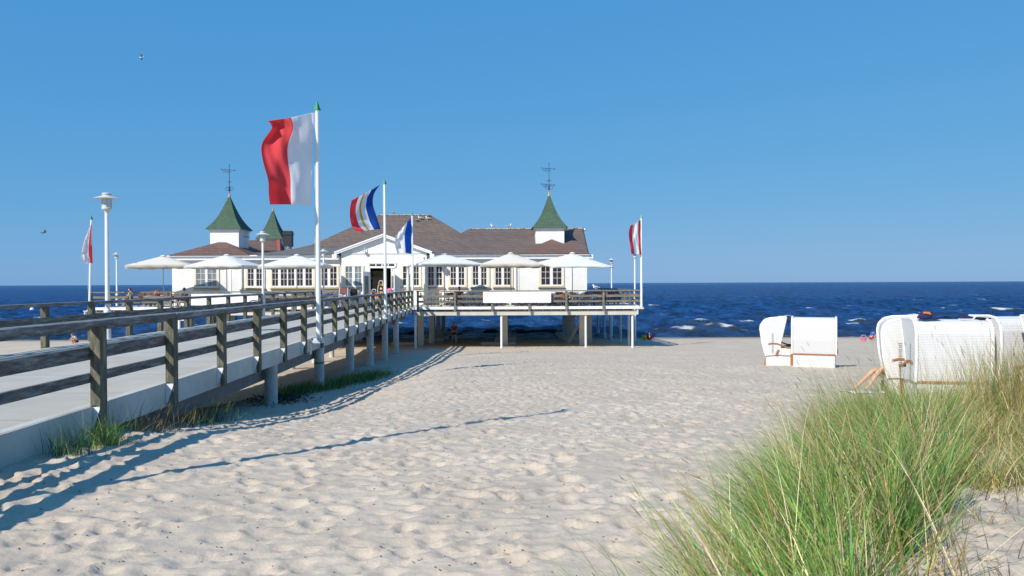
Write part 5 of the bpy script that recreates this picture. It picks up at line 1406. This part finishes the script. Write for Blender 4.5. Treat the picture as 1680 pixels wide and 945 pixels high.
gA, gB = make_gull(False), make_gull(True)
def hip_z(Y):  # main roof front slope height at depth Y
    t = (Y - (64.2 - 8.75)) / 8.75
    pr = [(0, 3.66), (.1, 3.84), (.2, 4.05), (.3, 4.26), (.4, 4.52), (.5, 4.93), (.6, 5.42), (.7, 5.90), (.8, 6.36), (.9, 6.81), (1, 7.27)]
    return float(np.interp(t, [p[0] for p in pr], [p[1] for p in pr]))
def on_roof(px, py):
    for k in range(400):
        Y = 56 + k * .021
        if Y > 64.2: break
        if PZ(px, py, Y) <= hip_z(Y): return Vector((PX(px, Y, py), Y, hip_z(Y)))
    return Vector((PX(px, 64.2, py), 64.2, 7.3))
spots = [(gB, on_roof(645.5, 349), 40, 'dark bird on the left part of the main roof ridge'), (gA, on_roof(690, 361.5), 80, 'pale gull on the main roof slope below the ridge, middle of the group'),
         (gB, on_roof(684, 365), -60, 'dark bird lowest on the main roof slope right of the blue and white flag'), (gB, on_roof(703, 357), 100, 'dark bird near the right end of the main roof ridge'),
         (gA, on_roof(702, 362), 70, 'grey-winged gull just below the right end of the main roof ridge'),
         (gA, Vector((PX(809, 62, 374), 62, zr_ + .05)), 90, 'small gull on the wing roof ridge, left of two'), (gA, Vector((PX(835, 62, 373), 62, zr_ + .05)), -90, 'small gull on the wing roof ridge, right of two'),
         (gA, Vector((PX(977.5, 52, 474), 49.93, 1.075)), 80, 'gull perched on the terrace railing near its right end'),
         (gA, Vector((rxr + .05, 60.5, zr_ - .42)), 0, 'gull at the right end of the wing roof')]
used_g = set()
for src, loc, a, lb in spots:
    o = src if id(src) not in used_g else copy_tree(src); used_g.add(id(src))
    o.location = loc; o.rotation_euler = (0, 0, R(a)); o['label'] = lb
    if 'railing' in lb: o.location.x = PX(977.5, 49.93, 474); o.scale = (1.0,) * 3; o['group'] = 'birds resting on the roofs'

# ------------------------------------------------------------------ grass
PAL = {'green': [(.16, .33, .05), (.10, .25, .04), (.22, .37, .08), (.29, .40, .10), (.17, .34, .10)], 'straw': [(.58, .47, .25), (.50, .38, .17), (.68, .58, .36), (.44, .30, .11)],
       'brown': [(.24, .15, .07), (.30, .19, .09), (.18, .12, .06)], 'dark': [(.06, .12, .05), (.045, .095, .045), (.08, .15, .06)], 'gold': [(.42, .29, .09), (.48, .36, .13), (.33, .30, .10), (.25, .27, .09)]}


def blades(name, bases, length, width, lean, spread, droop, mix, segs=6, parent=None, seed=0, heads=0.0, hs=1.0, leanfn=None):
    """bases: (n,2) array of positions; returns one mesh of tapered curved blades"""
    r = np.random.default_rng(seed); n = len(bases)
    bz = ground_base(bases[:, 0], bases[:, 1]) + ground_detail(bases[:, 0], bases[:, 1]) - .03
    L = length * r.uniform(.45, 1.15, n); az = r.uniform(0, 2 * np.pi, n); sp = spread * np.abs(r.normal(0, 1, n))
    l0 = leanfn(bases) if leanfn else lean[0]
    dirx = l0 + sp * np.cos(az); diry = lean[1] + sp * np.sin(az)
    hd = np.stack([dirx, diry], 1); tilt = np.linalg.norm(hd, axis=1); hd = hd / (tilt[:, None] + 1e-6); tilt = np.clip(tilt, 0, 1.25)
    dr = droop * r.uniform(.2, 1.6, n)
    side = np.stack([-hd[:, 1], hd[:, 0]], 1); sa = r.uniform(-.9, .9, n)
    w = width * r.uniform(.6, 1.3, n)
    pts = np.zeros((n, segs + 1, 3)); pts[:, 0, :2] = bases; pts[:, 0, 2] = bz
    for k in range(segs):
        t = (k + .5) / segs; a = tilt + dr * t ** 1.5
        st = L / segs
        bend = sa * t * .35
        dx = hd[:, 0] * np.sin(a) + side[:, 0] * bend * .5; dy = hd[:, 1] * np.sin(a) + side[:, 1] * bend * .5; dz = np.cos(a)
        pts[:, k + 1, 0] = pts[:, k, 0] + dx * st; pts[:, k + 1, 1] = pts[:, k, 1] + dy * st; pts[:, k + 1, 2] = pts[:, k, 2] + dz * st
    ra = r.uniform(0, np.pi, n); wx_ = np.cos(ra); wy_ = np.sin(ra) * .6
    V = np.zeros((n, (segs + 1) * 2, 3))
    for k in range(segs + 1):
        ww = w * (1 - (k / segs) ** 1.6 * .88) * .5
        for s, q in ((0, -1), (1, 1)):
            V[:, 2 * k + s, 0] = pts[:, k, 0] + q * ww * wx_; V[:, 2 * k + s, 1] = pts[:, k, 1] + q * ww * wy_; V[:, 2 * k + s, 2] = pts[:, k, 2]
    m_ = (segs + 1) * 2
    base = (np.arange(n) * m_)[:, None, None]
    f = np.array([[2 * k, 2 * k + 1, 2 * k + 3, 2 * k + 2] for k in range(segs)])[None]
    F = (base + f).reshape(-1, 4).astype(np.int32)
    names = list(mix.keys()); pr = np.array([mix[k] for k in names]); pr = pr / pr.sum(); ch = r.choice(len(names), n, p=pr)
    col = np.zeros((n, 3))
    for i, k in enumerate(names):
        idx = np.where(ch == i)[0]; pal = np.array(PAL[k]); col[idx] = pal[r.integers(0, len(pal), len(idx))]
    tone = .5 + .5 * np.sin(bases[:, 0] * 5.1 + 1.7 * np.sin(bases[:, 1] * 3.3)) * np.sin(bases[:, 1] * 4.3 + bases[:, 0] * 2.1)
    col *= (.72 + .6 * tone[:, None]) * r.uniform(.55, 1.5, (n, 1))
    colv = np.repeat(col[:, None, :], m_, 1); tt = np.repeat(np.arange(segs + 1) / segs, 2)[None, :, None]
    straw = np.array([.45, .36, .17])[None, None]
    tip = np.clip((tt - .8) * 2.5, 0, .5) * (r.random((n, 1, 1)) < .45)
    colv = colv * (1 - tip) + straw * tip
    co = V.reshape(-1, 3); off = Vector((0, 0, 0))
    me = bpy.data.meshes.new(name)
    if heads:
        hi = np.where(r.random(n) < heads)[0]; hv = []; hf = []; hc = []
        b0 = len(co)
        for i in hi:
            p0 = pts[i, segs - 1]; p1 = pts[i, segs]; d = (p1 - p0) / (np.linalg.norm(p1 - p0) + 1e-6); hl = r.uniform(.07, .12) * hs; a = p1 - d * .01
            sx = np.cross(d, [0, 0, 1.0]); sx /= np.linalg.norm(sx) + 1e-6; sy = np.cross(d, sx)
            kk = b0 + len(hv); rad = hl * .045
            for (tz, rr_) in ((0, .3), (.3, 1), (.7, .8), (1, .1)):
                for g in range(4):
                    an = g * np.pi / 2; hv.append(a + d * hl * tz + (sx * np.cos(an) + sy * np.sin(an)) * rad * rr_)
            for q in range(3):
                for g in range(4): hf.append((kk + q * 4 + g, kk + q * 4 + (g + 1) % 4, kk + (q + 1) * 4 + (g + 1) % 4, kk + (q + 1) * 4 + g))
            c0 = [(.50, .38, .20), (.42, .30, .15), (.56, .45, .28)][r.integers(0, 3)]; hc += [c0] * 16
        if len(hv):
            co = np.vstack([co, np.array(hv)]); F = np.vstack([F, np.array(hf, dtype=np.int32)]); colv = np.vstack([colv.reshape(-1, 3), np.array(hc)])
    colv = colv.reshape(-1, 3)
    me.vertices.add(len(co)); me.vertices.foreach_set('co', co.astype(np.float32).ravel())
    me.loops.add(F.size); me.loops.foreach_set('vertex_index', F.ravel()); me.polygons.add(len(F)); me.polygons.foreach_set('loop_start', np.arange(0, F.size, 4, dtype=np.int32))
    me.polygons.foreach_set('use_smooth', np.ones(len(F), dtype=bool)); me.update(calc_edges=True)
    ca = me.color_attributes.new('Col', 'FLOAT_COLOR', 'POINT'); ca.data.foreach_set('color', np.hstack([colv, np.ones((len(colv), 1))]).astype(np.float32).ravel())
    me.materials.append(M['blade']); o = bpy.data.objects.new(name, me); C.objects.link(o)
    if parent is not None: o.parent = parent
    return o


rg = np.random.default_rng(5)
def edgeX(Y): return .80 + (Y - 3.5) * .585
def clumped(n, Ya, Yb, x0, x1, nclump, rad, seed):
    r = np.random.default_rng(seed); cy = r.uniform(Ya, Yb, nclump); cx = edgeX(cy) + r.uniform(x0, x1, nclump)
    i = r.integers(0, nclump, n); rr_ = rad * np.abs(r.normal(0, .5, n)); a = r.uniform(0, 6.283, n)
    return np.stack([cx[i] + rr_ * np.cos(a), cy[i] + rr_ * np.sin(a)], 1)


def in_front(b):   # keep clear of the photographer's feet
    return b[(b[:, 1] > 2.9)]


def lean_across(b): return -.62 + .72 * np.clip(b[:, 0] - edgeX(b[:, 1]), -.3, 1.6)


b1 = in_front(clumped(8600, 3.0, 9.6, .0, 1.08, 105, .15, 1))
props(blades('dune_grass', b1, .69, .0088, (-.20, .02), .42, .7, {'green': 7, 'straw': 2, 'gold': 1.2}, seed=1, heads=.006, leanfn=lean_across), 'dense green marram grass leaning left on the dune edge in the right foreground', 'grass', kind='stuff')
b1b = clumped(3200, 8.8, 11.3, .1, 2.2, 90, .26, 21)
props(blades('dune_grass_back', b1b, .54, .0065, (-.20, .02), .34, .5, {'green': 4, 'straw': 2.4, 'gold': 2}, seed=13, heads=.008, leanfn=lean_across), 'shorter marram grass at the back of the dune, just in front of the beach chair row', 'grass', kind='stuff')
b2 = in_front(clumped(2400, 3.0, 11.2, -.45, .5, 90, .32, 2))
props(blades('dune_grass_fringe', b2, .70, .0048, (-.55, .0), .26, .55, {'green': 4, 'straw': 2, 'gold': 1}, seed=2, heads=.012), 'thin outer blades of marram grass arching over the sand at the dune edge', 'grass', kind='stuff')
b3 = clumped(27000, 5.15, 11.4, 1.0, 5.2, 380, .30, 3)
props(blades('low_dune_grass', b3, .38, .0075, (.02, .0), .55, .8, {'green': 2.4, 'straw': 3, 'gold': 2.2, 'brown': 1.8}, seed=3, heads=.004), 'low brownish and green grass on the dune behind the dense clump', 'grass', kind='stuff')
r9 = np.random.default_rng(9)
cx = r9.uniform(5.3, 9.5, 70); cy = r9.uniform(8.2, 11.0, 70); keep = cx > .585 * cy + .2; cx, cy = cx[keep], cy[keep]; i9 = r9.integers(0, len(cx), 5200)
b4 = np.stack([cx[i9] + r9.normal(0, .13, 5200), cy[i9] + r9.normal(0, .13, 5200)], 1)
props(blades('golden_grass', b4, .98, .007, (-.03, .0), .20, .35, {'gold': 3, 'straw': 3, 'brown': 1, 'green': 1.2}, seed=4, heads=.02), 'tall golden dry grass in front of the beach chairs at the right picture edge', 'grass', kind='stuff')
b1s = in_front(clumped(1000, 3.0, 9.5, .0, 1.3, 120, .2, 51))
props(blades('dead_grass_stems', b1s, .78, .0075, (-.1, .0), .55, .35, {'straw': 1}, seed=52, heads=.02), 'pale dead straw stems poking at odd angles out of the green dune grass', 'grass', kind='stuff')
b5 = clumped(1500, 3.2, 7.4, 1.7, 4.0, 60, .5, 6)
props(blades('sparse_grass', b5, .55, .0045, (-.1, .0), .65, .9, {'green': 3, 'straw': 2, 'brown': 2, 'dark': 1}, seed=6), 'sparse arching blades over the bare sand patch in the bottom right corner', 'grass', kind='stuff')
r10 = np.random.default_rng(10)
b6 = np.stack([r10.uniform(4.6, 8.9, 900), r10.uniform(9.4, 11.8, 900)], 1)
props(blades('tall_grass_stalks', b6, 1.28, .0045, (-.14, .0), .22, .25, {'green': 2, 'straw': 3, 'gold': 2}, seed=8, heads=.05), 'tall thin grass stalks with seed heads in front of the beach chair row', 'grass', kind='stuff')
# roots / litter on the dune under the grass
b2c = clumped(950, 8.2, 11.6, -.7, .6, 60, .25, 23)
props(blades('tall_fringe_grass', b2c, .95, .0048, (-.42, .0), .22, .4, {'green': 4, 'straw': 2}, seed=24, heads=.03), 'long thin blades arching left in front of the beach chair row', 'grass', kind='stuff')
b7 = clumped(9000, 3.0, 11.5, .3, 4.2, 260, .4, 12)
props(blades('dry_grass_litter', b7, .20, .006, (0, 0), .95, .4, {'brown': 3, 'straw': 2.5, 'gold': 1, 'dark': .8}, segs=3, seed=9), 'short dry brown stubble matted on the dune sand under the grass', 'grass', kind='stuff')


def tuft(px, py, Y, n, rad, length, mix, lean, label, seed, droop=.8, spread=.4, width=.007, name='grass_tuft'):
    p = P(px, py, Y); r = np.random.default_rng(seed); b = np.stack([p.x + r.normal(0, rad[0], n), Y + r.normal(0, rad[1], n)], 1)
    return props(blades(name, b, length, width, lean, spread, droop, mix, seed=seed), label, 'grass', 'grass tufts along the foot of the walkway')


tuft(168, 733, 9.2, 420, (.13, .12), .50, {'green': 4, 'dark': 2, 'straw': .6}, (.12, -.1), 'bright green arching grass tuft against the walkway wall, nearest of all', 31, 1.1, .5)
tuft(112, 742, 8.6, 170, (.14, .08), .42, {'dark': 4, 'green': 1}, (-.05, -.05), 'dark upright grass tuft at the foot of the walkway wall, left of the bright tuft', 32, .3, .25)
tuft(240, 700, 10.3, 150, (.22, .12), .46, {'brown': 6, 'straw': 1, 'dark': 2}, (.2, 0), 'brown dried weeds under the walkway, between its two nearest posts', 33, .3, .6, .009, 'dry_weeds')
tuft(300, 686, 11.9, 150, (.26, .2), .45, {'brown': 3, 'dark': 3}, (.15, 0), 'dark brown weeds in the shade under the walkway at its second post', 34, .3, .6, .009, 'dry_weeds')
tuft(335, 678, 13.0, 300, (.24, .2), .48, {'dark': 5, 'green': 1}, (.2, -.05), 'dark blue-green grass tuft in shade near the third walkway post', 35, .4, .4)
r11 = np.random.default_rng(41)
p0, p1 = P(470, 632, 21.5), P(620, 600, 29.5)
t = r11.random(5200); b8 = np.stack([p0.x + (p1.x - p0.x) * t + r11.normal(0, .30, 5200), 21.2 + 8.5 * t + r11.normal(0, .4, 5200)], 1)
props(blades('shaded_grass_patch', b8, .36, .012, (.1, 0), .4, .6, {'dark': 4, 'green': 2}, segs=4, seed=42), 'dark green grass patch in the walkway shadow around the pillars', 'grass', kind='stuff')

# seaweed-like dark litter by the pillar and small specks on the sand
mb = MB(); r = random.Random(4)
for k in range(420):
    y_ = r.gauss(20.0, .8); x_ = XR(y_) - .35 + r.gauss(0, .35) + (20 - y_) * .1; z_ = gz(x_, y_); a = r.uniform(0, 6.28); L = r.uniform(.05, .16)
    mb.bar((x_, y_, z_ + r.uniform(0, .05)), (x_ + L * math.cos(a), y_ + L * math.sin(a), z_ + r.uniform(.0, .1)), .015, .012)
props(mb.build('dark_litter', mat('dark_litter', (.05, .04, .03), .9), None), 'dark tangle of dried seaweed in the shade by a walkway pillar', 'seaweed', kind='stuff')
mb = MB()
for k in range(1300):
    y_ = 4 + 34 * r.random() ** 1.8; x_ = r.uniform(-.65, .55) * y_; 
    if x_ < XR(y_) + .3: continue
    z_ = gz(x_, y_); a = r.uniform(0, 6.28); L = r.uniform(.004, .022)
    mb.bar((x_, y_, z_ + .003), (x_ + L * math.cos(a), y_ + L * math.sin(a), z_ + .008), .006, .005)
props(mb.build('beach_specks', mat('speck', (.10, .065, .04), .9), None), 'tiny dark bits of debris strewn over the sand', 'debris', kind='stuff')
